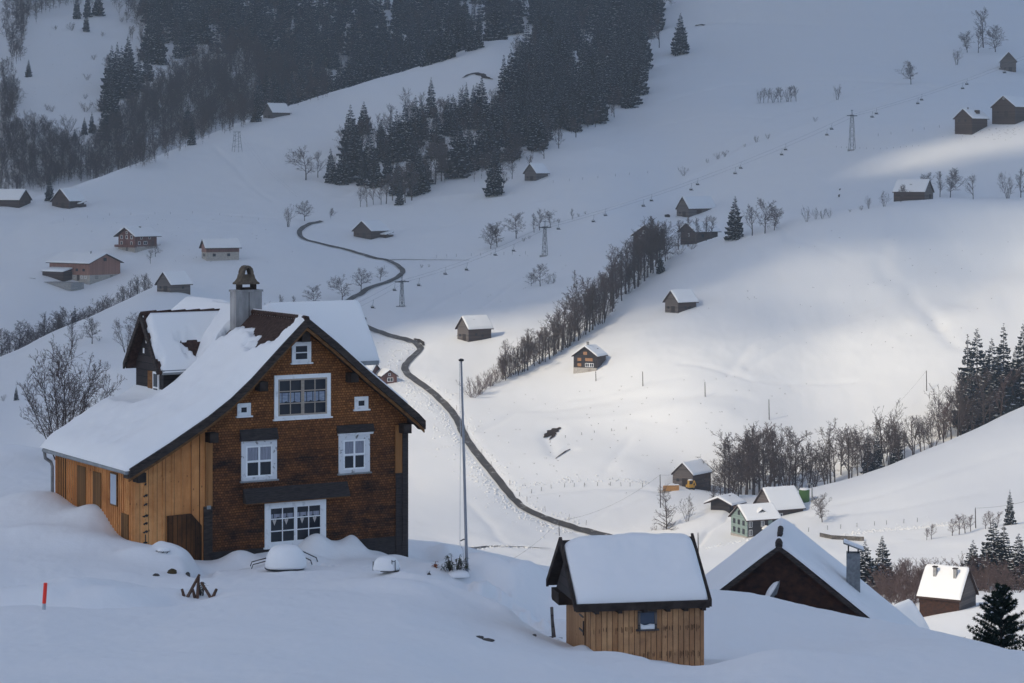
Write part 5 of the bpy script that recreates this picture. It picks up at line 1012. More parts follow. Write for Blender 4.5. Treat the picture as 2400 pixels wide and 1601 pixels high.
def bare_proto(kind, seed, H0=10.0, stems=1, rn=None, tm=None, cm=None, r0=None, fan=0.35, rm=1.0, kscale=1.0):
    rn = np.random.default_rng(seed); cfg = dict(CF[kind]); out = ([], []); cfg['rmin'] *= rm; cfg['kids'] = tuple(k*kscale for k in cfg['kids'])
    for s in range(stems):
        a = 2*math.pi*s/max(stems, 1)+rn.uniform(0, 1); t = 0 if stems == 1 else fan*rn.uniform(0.3, 1.1)
        d = np.array([math.cos(a)*math.sin(t), math.sin(a)*math.sin(t), math.cos(t)])
        L = H0*(0.86 if kind != 'bush' else 0.85)*(1 if stems == 1 else rn.uniform(0.7, 1.05))
        grow(rn, np.array([math.cos(a)*0.03*H0*(stems > 1), math.sin(a)*0.03*H0*(stems > 1), -0.06*H0]), d, L, r0 or (0.018*H0 if stems == 1 else 0.010*H0), 0, cfg, out)
    A = np.array(out[0]+out[1]); k = H0/max(A[:, 5].max(), 0.1)
    for o in out:
        for i, q in enumerate(o): o[i] = tuple(np.array(q[:6])*np.array([1,1,k,1,1,k]))+tuple(q[6:])
    return out, kind, H0
def make_bare(name, label, cat, proto, tm, cm, group=None, n0=5):
    out, kind, H0 = proto; t = thing(name, label, cat, (0,0,0), 0, group)
    link('trunk', seg_mesh('trunk', out[0], tm, n0), t); link('crown', seg_mesh('crown', out[1], cm), t); t['h0'] = H0; return t
def spruce_arrays(seed, H0=18.0, Rm=3.6, whorls=36, per=9, snow=0.55, low=0.04, sw=1.0):
    rn = np.random.default_rng(seed); V, T, MI = [], [], []
    def tri(a, b, c, m): n = len(V); V.extend([a, b, c]); T.append((n, n+1, n+2)); MI.append(m)
    for w in range(whorls):
        f = (w+rn.uniform(0, 0.7))/whorls; z = H0*(low+(0.985-low)*f); R_ = Rm*(1-f**1.15)**0.9*rn.uniform(0.82, 1.12)+0.14
        np_ = max(4, int(per*(1-0.45*f)))
        for k in range(np_):
            a = 2*math.pi*(k+rn.random()*0.8)/np_+w*0.7; L = R_*rn.uniform(0.72, 1.14); c, s = math.cos(a), math.sin(a)
            dr = -L*(0.30-0.45*f)*rn.uniform(0.7, 1.3); wd = L*0.24*rn.uniform(0.8, 1.2)+0.08; sg = wd*0.45
            def P(x, y, zz): return np.array([c*x-s*y, s*x+c*y, z+zz])
            z = H0*(low+(0.985-low)*f)+rn.uniform(-0.02, 0.02)*H0
            b0, m_, t_ = P(0.03,0,0.05), P(L*0.55,0,dr*0.45), P(L,0,dr*0.8+0.06*L)
            l_, r_ = P(L*0.5,wd,dr*0.5-sg), P(L*0.5,-wd,dr*0.5-sg)
            tri(b0, m_, l_, 0); tri(b0, r_, m_, 0); tri(m_, t_, l_, 0); tri(m_, r_, t_, 0)
            for sgn in (1, -1):
                tri(P(L*0.35,0,dr*0.3), P(L*0.62,sgn*wd*1.5,dr*0.6-sg*1.3), P(L*0.5,0,dr*0.42), 0); tri(P(L*0.62,0,dr*0.5), P(L*0.92,sgn*wd*1.05,dr*0.8-sg), P(L*0.78,0,dr*0.65), 0)
            hg = (0.18+0.16*rn.random())*L+0.12; tri(P(L*0.15,0,dr*0.1), P(L*0.6,0.05,dr*0.45-hg), P(L*0.65,0,dr*0.5), 0); tri(P(L*0.5,0,dr*0.4), P(L*0.85,-0.05,dr*0.72-hg*0.8), P(L,0,dr*0.8+0.06*L), 0)
            if rn.random() < snow:
                e = 0.05+0.02*L; q0, q1 = rn.uniform(0.2, 0.5), rn.uniform(0.75, 0.98); ww = wd*rn.uniform(0.35, 0.7)*sw
                tri(P(L*q0,0,dr*q0*0.85+e), P(L*q1,0,dr*0.8*q1+e), P(L*(q0+q1)/2,ww,dr*0.5+e-sg*0.5), 1); tri(P(L*q0,0,dr*q0*0.85+e), P(L*(q0+q1)/2,-ww,dr*0.5+e-sg*0.5), P(L*q1,0,dr*0.8*q1+e), 1)
    return np.array(V), np.array(T), np.array(MI)
def make_spruce(name, label, arr, H0, group=None, needle=None):
    V_, T_, MI = arr; t = thing(name, label, 'spruce', (0,0,0), 0, group)
    link('trunk', seg_mesh('trunk', [(0,0,-0.8,0,0,H0*0.97,0.012*H0+0.04,0.02)], M_bark, 6), t)
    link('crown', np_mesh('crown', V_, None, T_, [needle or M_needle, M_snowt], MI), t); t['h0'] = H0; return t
ORD = ['first','second','third','fourth','fifth','sixth','seventh','eighth','ninth','tenth','eleventh','twelfth','thirteenth','fourteenth','fifteenth','sixteenth','seventeenth','eighteenth']
protos = {}
for nm, kind, cnt, stems, tm, cm in (('round','round',4,1,M_bark,M_twig),('tall','tall',4,1,M_bark,M_twig),('cone','cone',1,1,M_bark,M_twig),('clump','tall',3,5,M_bark,M_twig),('bush','bush',3,7,M_twig,M_twig),('rtall','tall',2,1,M_bark,M_twigr),('rbush','bush',2,7,M_twigr,M_twigr)):
    protos[nm] = [(bare_proto(kind, 100+11*i+len(nm)*7, 10.0 if kind != 'bush' else 5.0, stems, rm=1.15 if kind != 'bush' else 1.1, fan=0.35 if kind != 'bush' else 0.75, kscale=1.0 if stems == 1 or kind == 'bush' else 0.55), tm, cm) for i in range(cnt)]
made = {}
def tree(kind, px, py, hpx, label, group=None, ymin=450, ymax=1900, Y=None, name=None, wx=1.0, dz=-0.1):
    """one tree: its foot is where the photograph shows it on the ground, its height in photo pixels"""
    p = H(px, py, ymin, ymax) if Y is None else G(px, Y)
    if kind == 'spruce':
        i = random.randrange(5); key = (kind, i)
        if key not in made: made[key] = make_spruce('spruce_tree', label, SPR[i], 18.0, group); root = made[key]; new = True
        else: root = made[key]; new = False
    else:
        i = random.randrange(len(protos[kind])); key = (kind, i)
        bush = kind in ('bush', 'rbush')
        if key not in made:
            pr, tm, cm = protos[kind][i]; made[key] = make_bare('bare_shrub' if bush else 'bare_tree', label, 'shrub' if bush else 'tree', pr, tm, cm, group); new = True
        else: new = False
        root = made[key]
    h = hpx*p[1]/F; k = h/root['h0']; kx = k*wx*random.uniform(0.9, 1.1); rz = random.uniform(0, 6.28)
    if new: root.location = (p[0], p[1], p[2]+dz); root.rotation_euler.z = rz; root.scale = (kx, kx, k); r = root
    else:
        r = dup(root, (p[0], p[1], p[2]+dz), rz, (kx, kx, k), label)
        if group: r['group'] = group
        elif 'group' in r: del r['group']
    return r
SPR = [spruce_arrays(40+i, Rm=(3.6,4.2,3.1,3.9,4.7)[i], snow=(0.7,0.85,0.65,0.9,0.8)[i]) for i in range(5)]
def along(pts, n, jit=0.3):
    pts = np.array(pts, float); s = np.concatenate([[0], np.cumsum(np.hypot(*np.diff(pts, axis=0).T))])
    q = (np.arange(n)+0.5+np.array([random.uniform(-jit, jit) for _ in range(n)]))/n*s[-1]
    return [(float(np.interp(a, s, pts[:, 0])), float(np.interp(a, s, pts[:, 1])), a/s[-1]) for a in q]
def inpoly(poly, n, rn):
    P = np.array(poly, float); lo, hi = P.min(0), P.max(0); out = []
    while len(out) < n:
        x, y = rn.uniform(lo, hi)
        if poly_sd(P, np.array([x]), np.array([y]))[0] > 0: out.append((x, y))
    return out

# --- woods between the open slopes: tall spruces that stand out one by one
GM = 'snow dusted spruces of the wood on the middle slope'
LM = 'snow dusted dark spruce in the dense wood on the middle slope'
for px, py, h, lb in ((1159,458,122,'lone big snowy spruce at the wood corner beside the small grey barn'),(950,371,136,'tall dark spruce, left one of the twin pair rising from the open wood'),(974,345,124,'tall dark spruce, right and higher tipped of the twin pair in the open wood'),
  (831,420,140,'broad spruce second from the left end of the wood'),(1072,415,155,'broad snowy spruce in the gap left of the dense wood'),(1100,400,118,'slimmer spruce leaning on the broad one in the gap of the wood'),
  (987,452,98,'snowy spruce low on the wood edge between bare trunks'),(936,480,60,'small spruce lowest on the wood edge above the road bend'),(892,330,50,'small slender spruce behind the left part of the open wood'),(909,428,100,'snowy pointed spruce beside the broad clump in the open wood'),(878,438,98,'wide snowy spruce clump low in the open wood'),
  (1062,300,82,'single spruce at the upper edge of the open wood'),(1181,262,138,'tall spruce, left of the two highest tips over the snow tongue'),(1198,250,138,'tall spruce, right of the two highest tips over the snow tongue'),
  (775,428,84,'dark spruce at the left end of the wood beside the big round bare tree'),(808,425,72,'shorter dark spruce wedged between two larger ones at the left end of the wood'),(848,435,80,'low snowy spruce in front of the broad one at the wood left end'),
  (1595,126,98,'lone tall spruce on the snow slope right of the wood'),(1093,272,82,'narrow spruce below the dark arc of bare earth'),(1110,275,78,'narrow spruce just right of another below the dark arc of bare earth'),(1129,300,124,'bushy topped spruce near the end of the dark earth arc')):
    tree('spruce', px, py, h, lb, ymin=880)
rn = np.random.default_rng(3)
wood_poly = [(1150,330),(1190,400),(1225,392),(1300,330),(1400,290),(1500,240),(1510,170),(1540,60),(1540,-30),(1240,-30),(1235,110),(1190,260)]
for px, py in sorted(inpoly(wood_poly, 125, rn), key=lambda q: q[1]):
    tree('spruce', px, py, rn.uniform(82, 125), LM, GM, ymin=980, ymax=1850)
for px, py, h in ((1240,400,40),(1275,372,45),(1310,348,50),(1350,322,52),(1395,298,50),(1440,275,45),(1480,250,45),(1200,420,50),(1180,440,40),(1255,330,70),(1225,180,60),(1240,210,65),(1300,250,60),(1180,330,60),(1150,360,60)):
    tree('tall', px, py, h, 'bare tree among the spruces along the lower edge of the middle wood', 'bare trees in the wood on the middle slope', ymin=900, wx=1.3)
for px, py, h in ((860,485,60),(875,480,55),(905,478,75),(965,470,95),(1010,432,100),(1020,432,105),(1035,425,95),(1045,420,85),(1000,330,75),(1015,325,80),(1040,310,85),(915,310,70),(860,330,60),(850,340,65),(990,300,60),(1030,300,75),(845,485,50),(920,470,80),(950,475,95),(893,480,60),(1150,320,50),(1210,150,70)):
    tree('tall', px, py, h, 'slim bare tree between the spruces of the open wood', 'slim bare trees in the open wood above the road bend', ymin=880)
SPL = [spruce_arrays(70+i, Rm=(3.6,4.2,3.2,4.0)[i], whorls=24, per=7, snow=0.95, sw=1.5) for i in range(4)]
wood_more = [(px, py, rn.uniform(70, 112)) for px, py in inpoly(wood_poly, 130, rn)]
open_poly = [(765,425),(830,310),(900,320),(940,250),(1000,240),(1060,290),(1100,250),(1185,260),(1225,380),(1150,440),(1060,420),(1000,455),(900,480),(850,440)]
for px, py in sorted(inpoly(open_poly, 30, rn), key=lambda q: q[1]): tree('spruce', px, py, rn.uniform(65, 125), 'dark spruce in the open wood between its twin pair and the lone corner spruce', 'spruces of the open wood', ymin=900, wx=1.1)
OW = inpoly(open_poly, 110, rn)+inpoly(wood_poly, 60, rn)
# --- far forest on the back slope
GF = 'spruces of the far forest behind the ridge'; LF = 'bluish snow dusted spruce in the far forest behind the ridge'
edge = along([(600,272),(760,222),(900,185),(1000,150),(1100,110),(1225,64)], 34)
for px, py, _ in edge: tree('spruce', px, py+random.uniform(-4, 12), random.uniform(75, 112), LF, GF, Y=None, ymin=1335, ymax=1850)
for px, py, h in ((262,215,110),(285,230,125),(305,225,115),(325,215,95),(255,260,95),(262,300,120),(245,330,100),(350,140,110),(372,150,120),(345,190,90),(275,200,105),(300,170,90),(640,262,75),(655,255,70),(600,285,60),(440,320,80),(450,340,65),(180,44,60),(205,40,65),(230,36,60)):
    tree('spruce', px, py, h, LF, GF, ymin=1080)
for px, py, h, lb in ((67,180,42,'small lone spruce in the clearing at the left frame edge'),(202,74,48,'snowy lone spruce at the top of the left clearing'),(198,315,42,'left one of two small spruces at the foot of the clearing'),(215,312,52,'taller right one of two small spruces at the foot of the clearing'),(22,332,26,'small pointed spruce in the brush at the left frame edge'),(175,330,30,'small dark spruce in the brush under the clearing'),(116,470,58,'snowy spruce standing between the two barns at the forest edge')):
    tree('spruce', px, py, h, lb, ymin=900 if py > 400 else 1080)
far_poly = [(330,-30),(330,60),(350,120),(400,150),(560,120),(620,210),(760,200),(900,160),(1000,120),(1100,90),(1220,50),(1260,-30)]
pts = inpoly(far_poly, 95, rn)
for px, py in sorted(pts, key=lambda q: -q[1])[:50]: tree('spruce', px, py, rn.uniform(75, 110), LF, GF, ymin=1330)
def merged(name, label_kind, items, arrs, mats):
    vs, ts, ms = [], [], []; n = 0
    for p, h, h0 in items:
        V_, T_, MI = arrs[int(rng.integers(len(arrs)))]; a = rng.uniform(0, 6.28); c, s = math.cos(a), math.sin(a); k = h/h0
        v = V_*k; v = np.stack([v[:, 0]*c-v[:, 1]*s+p[0], v[:, 0]*s+v[:, 1]*c+p[1], v[:, 2]+p[2]-0.3], 1)
        vs.append(v); ts.append(T_+n); ms.append(MI); n += len(v)
    return np_mesh(name, np.vstack(vs), None, np.vstack(ts), mats, np.concatenate(ms))
items = []
for px, py in pts[50:]+inpoly(far_poly, 340, rn): p = H(px, py, 1330); items.append((p, rn.triangular(38, 80, 128)*p[1]/F, 18.0))
WM = []
for px, py, h in wood_more: p = H(px, py, 980); WM.append((p, h*p[1]/F, 18.0))
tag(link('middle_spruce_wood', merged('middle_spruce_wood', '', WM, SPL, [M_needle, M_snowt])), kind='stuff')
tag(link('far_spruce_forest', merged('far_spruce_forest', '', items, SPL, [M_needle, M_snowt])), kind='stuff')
# leafless brush and trees on the back slope, seen as one grey-brown mass
def bare_tris(seed, kind):
    out, _, h0 = bare_proto(kind, seed, 10.0, 1, rm=1.7, kscale=0.8); S = np.array(out[0]+out[1]); p0, p1 = S[:, :3], S[:, 3:6]; r = np.maximum(S[:, 6], 0.03)
    w = rng.normal(0, 1, p0.shape); d = p1-p0; u = np.cross(d, w); u /= np.linalg.norm(u, axis=1)[:, None]+1e-9; u2 = np.cross(d, u); u2 /= np.linalg.norm(u2, axis=1)[:, None]+1e-9
    v = np.stack([p0-u*r[:, None], p0+u*r[:, None], p1, p0-u2*r[:, None], p0+u2*r[:, None], p1], 1).reshape(-1, 3)
    t = np.arange(len(v)).reshape(-1, 3); return v, t, np.zeros(len(t), int)
BT = [bare_tris(200+i, ('tall','round','tall')[i]) for i in range(3)]
items = []
brown = [(205,440),(225,340),(280,290),(330,240),(400,190),(560,110),(640,170),(760,190),(770,228),(640,268),(560,305),(460,345),(330,400),(230,440)]
for px, py in inpoly(brown, 850, rn): p = H(px, py, 1085); items.append((p, rn.uniform(40, 75)*p[1]/F, 10.0))
for px, py in OW: p = H(px, py, 900); items.append((p, rn.uniform(40, 85)*p[1]/F, 10.0))
for px, py in inpoly(far_poly, 150, rn): p = H(px, py, 1330); items.append((p, rn.uniform(45, 80)*p[1]/F, 10.0))
for poly, n, h0, h1 in (([(0,300),(60,300),(150,330),(205,360),(240,395),(200,428),(70,455),(0,475)], 420, 25, 62),([(0,165),(35,170),(42,240),(30,290),(0,300)], 90, 28, 50),([(15,-20),(75,-20),(66,70),(45,160),(30,150),(8,80)], 110, 28, 55),([(70,-20),(330,-20),(350,40),(300,60),(250,20),(120,25),(80,60)], 100, 25, 50),
                     ([(320,60),(345,40),(345,150),(320,150),(300,100)], 22, 25, 50),([(1150,380),(1250,300),(1400,240),(1500,210),(1500,240),(1400,292),(1300,340),(1230,392)], 60, 30, 55),([(1470,60),(1545,20),(1600,-10),(1650,-5),(1560,20),(1530,100),(1500,150)], 16, 30, 60)):
    for px, py in inpoly(poly, n, rn): p = H(px, py, 1010 if px > 900 else 1005); items.append((p, rn.uniform(h0, h1)*p[1]/F, 10.0))
tag(link('far_leafless_forest', merged('far_leafless_forest', '', items, BT, [M_twig])), kind='stuff')
for px, py, h, lb in ((250,172,48,'small round bare tree at the left edge of the far spruces'),):
    tree('round', px, py, h, lb, ymin=1080)
for k, (px, py, h) in enumerate(((168,72,22),(130,70,12),(205,188,18),(38,235,14),(200,232,14),(220,140,14),(240,85,12),(110,258,16),(122,262,16),(285,52,14),(90,295,28),(115,300,24),(160,310,44),(235,262,36),(200,262,26))):
    tree('bush', px, py, h, 'low snowy bush on the open left clearing below the forest', 'bushes of the left clearing', ymin=1080, wx=1.2)
# --- the wooded gully up the middle
GG = 'bare trees of the wooded gully in the middle'
r1 = [(1105,934),(1170,893),(1250,862),(1330,812),(1400,762),(1450,706),(1500,662),(1560,612),(1650,572)]
for px, py, f in along(r1, 16, 0.4): tree('rbush', px, py+random.uniform(-3, 3), random.uniform(22, 42)*(1.25 if f < 0.1 else 1), 'low reddish bush along the floor of the wooded gully', 'bushes of the wooded gully', ymin=560)
for px, py, f in along(r1[1:8], 78, 0.45):
    h = random.uniform(58, 95) if f < 0.45 else random.uniform(85, 135); dx = random.uniform(-12, 10)
    tree(random.choice(['tall','tall','round','rtall','clump']), px+dx, py-abs(dx)*0.2, h, 'bare tree in the dense thicket that climbs the middle gully', GG, ymin=560, ymax=860)
for px, py, h, lb in ((1185,892,60,'first bare tree uphill from the bush end of the gully'),(1237,868,80,'rounded bare tree low in the gully, left of the black house'),(1215,880,55,'small bare tree left of the rounded one low in the gully'),(1270,845,72,'bare tree just above the rounded one in the gully'),(1318,820,125,'tall bare tree in mid gully above the black house'),(1345,800,150,'tallest free standing bare tree of the gully'),(1300,830,100,'leaning bare tree left of the tall one in mid gully'),(1375,775,110,'bare tree where the gully thickens')):
    tree('round' if h < 90 else 'tall', px, py, h, lb, ymin=560, wx=1.25)
for px, py in ((1108,932),(1120,925),(1135,912),(1150,905),(1165,897)): tree('rbush', px, py, random.uniform(36, 58), 'reddish bush in the hedge at the lower end of the gully by the flagpole', 'hedge of bushes at the lower end of the gully', ymin=560)
tree('spruce', 1548, 640, 60, 'small spruce hidden in the thicket below the dark houses', ymin=700)
for px, py, h in ((1590,582,72),(1612,578,75),(1632,572,65),(1655,565,62),(1668,560,58),(1540,600,68),(1500,600,60),(1520,596,62)): tree('tall', px, py, h, 'bare tree around the dark houses at the top of the gully', 'bare trees round the dark houses', ymin=790, ymax=860)
# --- the wooded gully on the right
r2 = [(1690,1165),(1760,1156),(1830,1146),(1900,1130),(2000,1104),(2100,1074),(2180,1036),(2250,1000),(2330,968),(2420,930)]
for px, py, f in along(r2, 66, 0.45):
    h = random.triangular(50, 172, 105)+25*(0.02 < f < 0.22)+20*(f > 0.7)
    if f > 0.8 and random.random() < 0.4: continue
    tree(random.choice(['tall','tall','rtall','round','clump']), px+random.uniform(-6, 6), py, h, 'bare tree in the long wooded gully behind the round snow knoll', 'bare trees of the right gully', Y=float(np.interp(px, [1690,1900,2100,2400], [628,634,643,663]))+random.uniform(-6, 10))
for px, h in ((2268,238),(2290,262),(2325,225),(2352,245),(2398,235),(2310,200),(2340,190),(2275,190),(2328,150),(2380,150)):
    tree('spruce', px, 0, h*0.92, 'dark spruce in the thick right end of the long gully', 'spruces at the right end of the gully', Y=float(np.interp(px, [2250,2400], [655,668]))+random.uniform(-5, 12))
for px, h, lb in ((2034,108,'left spruce of three among the bare trees of the right gully'),(2056,98,'middle spruce of three among the bare trees of the right gully'),(2103,80,'small right spruce of three among the bare trees of the right gully')): tree('spruce', px, 0, h, lb, Y=641)
for px, py, h in ((1700,1165,85),(1716,1168,95),(1670,1178,45),(1690,1172,70),(1730,1165,110)): tree('round', px, py, h, 'bare tree above the low cabin by the log stack barn', 'bare trees above the low cabin', ymin=560)
for px, py, h in ((1750,1164,165),(1765,1160,178),(1782,1158,170),(1805,1152,165),(1818,1150,160)): tree('tall', px, py, h, 'tall many limbed bare tree behind the snow roofed barn with silo', 'tall bare trees behind the silo barn', Y=630+random.uniform(-4, 6), wx=1.2)
# --- left gully
r3 = [(-20,860),(45,815),(110,770),(170,738),(215,715),(270,695),(310,672),(357,648)]
for px, py, f in along(r3, 44, 0.45): tree(random.choice(['tall','tall','round','clump']), px, py, random.uniform(45, 78)*(1.15 if f < 0.5 else 0.85), 'bare tree in the row along the left gully under the long farm', 'bare trees of the left gully', Y=float(np.interp(px, [-20,140,280,430], [716,760,790,822]))+random.uniform(-5, 6))
tree('spruce', 175, 0, 82, 'dark spruce within the bare trees of the left gully', Y=772)
for px, py, h in ((318,668,30),(335,655,26),(350,640,30),(372,628,14)): tree('bush', px, py, h, 'bush at the upper end of the left gully by the grey barn', 'bushes at the upper end of the left gully', Y=float(np.interp(px, [280,430], [792,825])))
# --- trees that stand by themselves
for kind, px, py, h, lb in (
  ('round',717,422,84,'big round bare tree at the left end of the wood on the open slope'),('tall',745,416,66,'slimmer bare tree touching the big round one at the wood end'),
  ('clump',675,532,56,'bare tree with several stems left of the upper road bend'),('round',714,518,50,'bare tree just above the upper road bend'),('round',775,512,26,'small round bare tree above the upper road bend, alone'),
  ('round',802,707,66,'bare tree on the left road side just above the chalet cross roof'),('round',846,682,56,'bare tree on the road side, middle one of three above the chalet'),('round',891,659,38,'smallest bare tree on the road side beside the lift pylon'),
  ('round',736,719,54,'bare tree behind the chalet roof right of the chimney, largest there'),('tall',689,727,36,'small bare tree right of the chimney, second from it'),('tall',661,726,38,'small bare tree right beside the chimney'),
  ('clump',296,846,86,'bare tree at the left side of the chalet dormer'),('round',321,800,70,'bare tree behind the chalet dormer, upper one'),('round',216,806,66,'spreading bare tree alone on the snow left of the dormer'),('tall',168,812,70,'slender bare tree left of the spreading one, above the big foreground tree'),
  ('round',364,602,45,'bare tree at the corner of the red farmhouse'),('tall',352,618,34,'thin bare tree below the red farmhouse corner'),
  ('round',1150,583,62,'left one of two joined round bare trees left of the lift pylon'),('round',1165,579,62,'right one of two joined round bare trees left of the lift pylon'),('round',1210,559,64,'rounded bare tree just left of the middle lift pylon'),
  ('tall',1252,545,48,'slim bare tree behind the middle lift pylon, left'),('tall',1265,540,54,'slim bare tree right at the middle lift pylon'),('round',1290,532,44,'rounded small bare tree right of the middle lift pylon'),('tall',1341,515,28,'thin small bare tree on the lift line right of the middle pylon'),
  ('round',1266,671,56,'dense bare tree alone below the middle lift pylon'),('round',1245,670,33,'small bare tree touching the dense one below the middle lift pylon'),('tall',1346,664,34,'small upright bare tree left of the gully thicket'),
  ('tall',1763,552,76,'slim bare tree right beside the big spruce on the crest'),('round',1793,547,86,'tallest bare tree right of the big spruce on the crest'),('round',1815,540,60,'bushy bare tree at the right of the crest group with the big spruce'),
  ('round',2111,474,44,'bare tree at the left end of the crest barn'),('round',2176,450,48,'bare tree behind the crest barn roof'),('tall',2203,462,62,'bare tree at the right gable of the crest barn'),('round',2227,463,72,'largest bare tree right of the crest barn'),('tall',2281,467,62,'single slender bare tree on the crest, far right'),
  ('clump',2362,465,66,'forked bare tree at the right frame edge on the crest'),('tall',2392,463,72,'bare tree cut by the right frame edge on the crest'),
  ('round',2135,198,58,'round bare tree alone on the upper right slope above the lift cable'),('clump',1963,234,38,'small several stemmed bare tree above the top lift pylon'),
  ('clump',2242,152,42,'leaning small bare tree left of the big upper right group'),('round',2267,123,53,'round bare tree at the left of the upper right group'),('tall',2305,112,98,'tall big bare tree, highest of the upper right group'),('round',2333,122,66,'bare tree at the right of the upper right group'),('tall',2293,124,56,'bare tree in the middle front of the upper right group'),
  ('cone',1562,1241,110,'conical leafless larch in front of the orange log stack'),('clump',1611,1222,64,'clump of bare stems below the log stack wall'),('round',1927,1224,70,'gnarled bare fruit tree with shadow on the round snow knoll'),
  ('tall',1545,112,84,'thin bare tree right at the wood edge beside the lone tall spruce')):
    tree(kind, px, py, h, lb, ymin=480 if py > 900 else 640, wx=1.15 if kind == 'round' else 1.0)
tree('spruce', 1723, 559, 102, 'big dark spruce on the crest right of the dark houses', ymin=700)
tree('spruce', 38, 938, 36, 'small spruce at the left frame edge behind the snow field', ymin=450)
tree('spruce', 2367, 1230, 86, 'single spruce at the right frame edge under the round knoll', ymin=420)
for k, px in enumerate((1780,1790,1800,1812,1824,1830,1846,1854,1866)):
    tree('tall' if k % 3 else 'clump', px, 242-0.05*(px-1780), random.uniform(34, 46), ORD[k]+' bare tree from the left in the short hedge on the upper slope', 'short hedge on the upper slope', ymin=900)
for k, (px, py, h) in enumerate(((1891,520,40),(1912,514,30),(1927,513,26),(1944,511,26),(1992,497,9),(2019,493,14),(2036,489,32),(2072,484,40))):
    tree('clump' if h > 20 else 'bush', px, py, h, ORD[k]+' shrub from the left along the crest left of the crest barn', 'shrubs along the crest', ymin=800)
for k, (px, py, h) in enumerate(((1603,412,24),(1658,382,12),(1682,373,19),(1699,367,17),(1746,344,9),(1773,334,18),(1800,326,14),(1910,285,13))):
    tree('bush', px, py, h, ORD[k]+' bush from the left along the terrace line above the lift cable', 'bushes along the terrace above the lift', ymin=900)
for px, py, h in ((1297,664,22),(1285,666,14),(1228,566,12),(1240,560,10),(1310,522,12),(1355,508,10),(1372,502,9),(988,628,10),(1005,626,8)): tree('bush', px, py, h, 'small low shrub on the open slope near the lift line', 'low shrubs near the lift line', ymin=640)
for px, py, h in ((191,795,18),(172,814,26),(232,799,14),(8,940,18),(72,912,16),(468,731,28),(452,733,22),(632,728,24),(250,860,16)): tree('bush', px, py, h, 'rounded brown bush on the snow field left of the chalet', 'bushes left of the chalet', ymin=450)
for px, py, h in ((1536,1243,15),(1555,1242,13),(1528,1243,10)): tree('rbush', px, py, h, 'small reddish bush at the foot of the conical larch', 'bushes at the foot of the larch', ymin=480)
for px, py, h in ((2183,1264,38),(2172,1266,30),(2232,1256,44),(2248,1253,50),(2262,1250,46),(2275,1246,40),(2310,1240,40),(2322,1236,42),(2338,1234,38)): tree('rtall', px, py, h, 'reddish thin tree in the roadside hedge below the round knoll', 'roadside hedge below the round knoll', ymin=420, wx=1.5)
# --- trees round the sunlit roof at lower right
for px, py, h, lb in ((2028,1352,106,'airy tall spruce right of the grey chimney, left one of the pair'),(2068,1356,114,'dense tall spruce right of the grey chimney, right one of the pair'),(1980,1322,30,'tiny spruce peeping over the dark gabled house roof'),(2224,1352,46,'small spruce left behind the sunlit roof'),(2254,1352,54,'second spruce behind the ridge of the sunlit roof'),(2281,1354,96,'tall spruce behind the right end of the sunlit roof'),(2329,1372,128,'tallest spruce right of the sunlit roof'),(2353,1368,120,'second tallest spruce right of the sunlit roof'),(2388,1380,110,'spruce at the right frame edge beyond the dark pine')):
    tree('spruce', px, py, h*1.22, lb, Y=418+random.uniform(-12, 12), wx=1.4 if h > 60 else 1)
for px, py in inpoly([(2030,1330),(2200,1330),(2215,1400),(2130,1440),(2080,1420),(2040,1370)], 40, rn)+inpoly([(2220,1345),(2400,1350),(2400,1395),(2310,1390)], 18, rn): tree('rbush' if rn.random() < 0.6 else 'rtall', px, py, rn.uniform(48, 92), 'reddish leafless bush in the thicket left of the sunlit roof', 'thicket round the sunlit roof', Y=float(np.interp(py, [1330,1440], [425,352])), wx=1.3)
tree('spruce', 1658, 1372, 46, 'small spruce between hut and dark gabled house', Y=330); tree('round', 1684, 1352, 50, 'small bare tree between hut and dark gabled house', Y=350)
tree('tall', 1279, 1338, 46, 'small reddish bare tree at the left edge of the hut roof', Y=400, wx=1.4); tree('rbush', 1240, 1332, 14, 'tiny reddish shrub behind the snow crest left of the hut', Y=380)
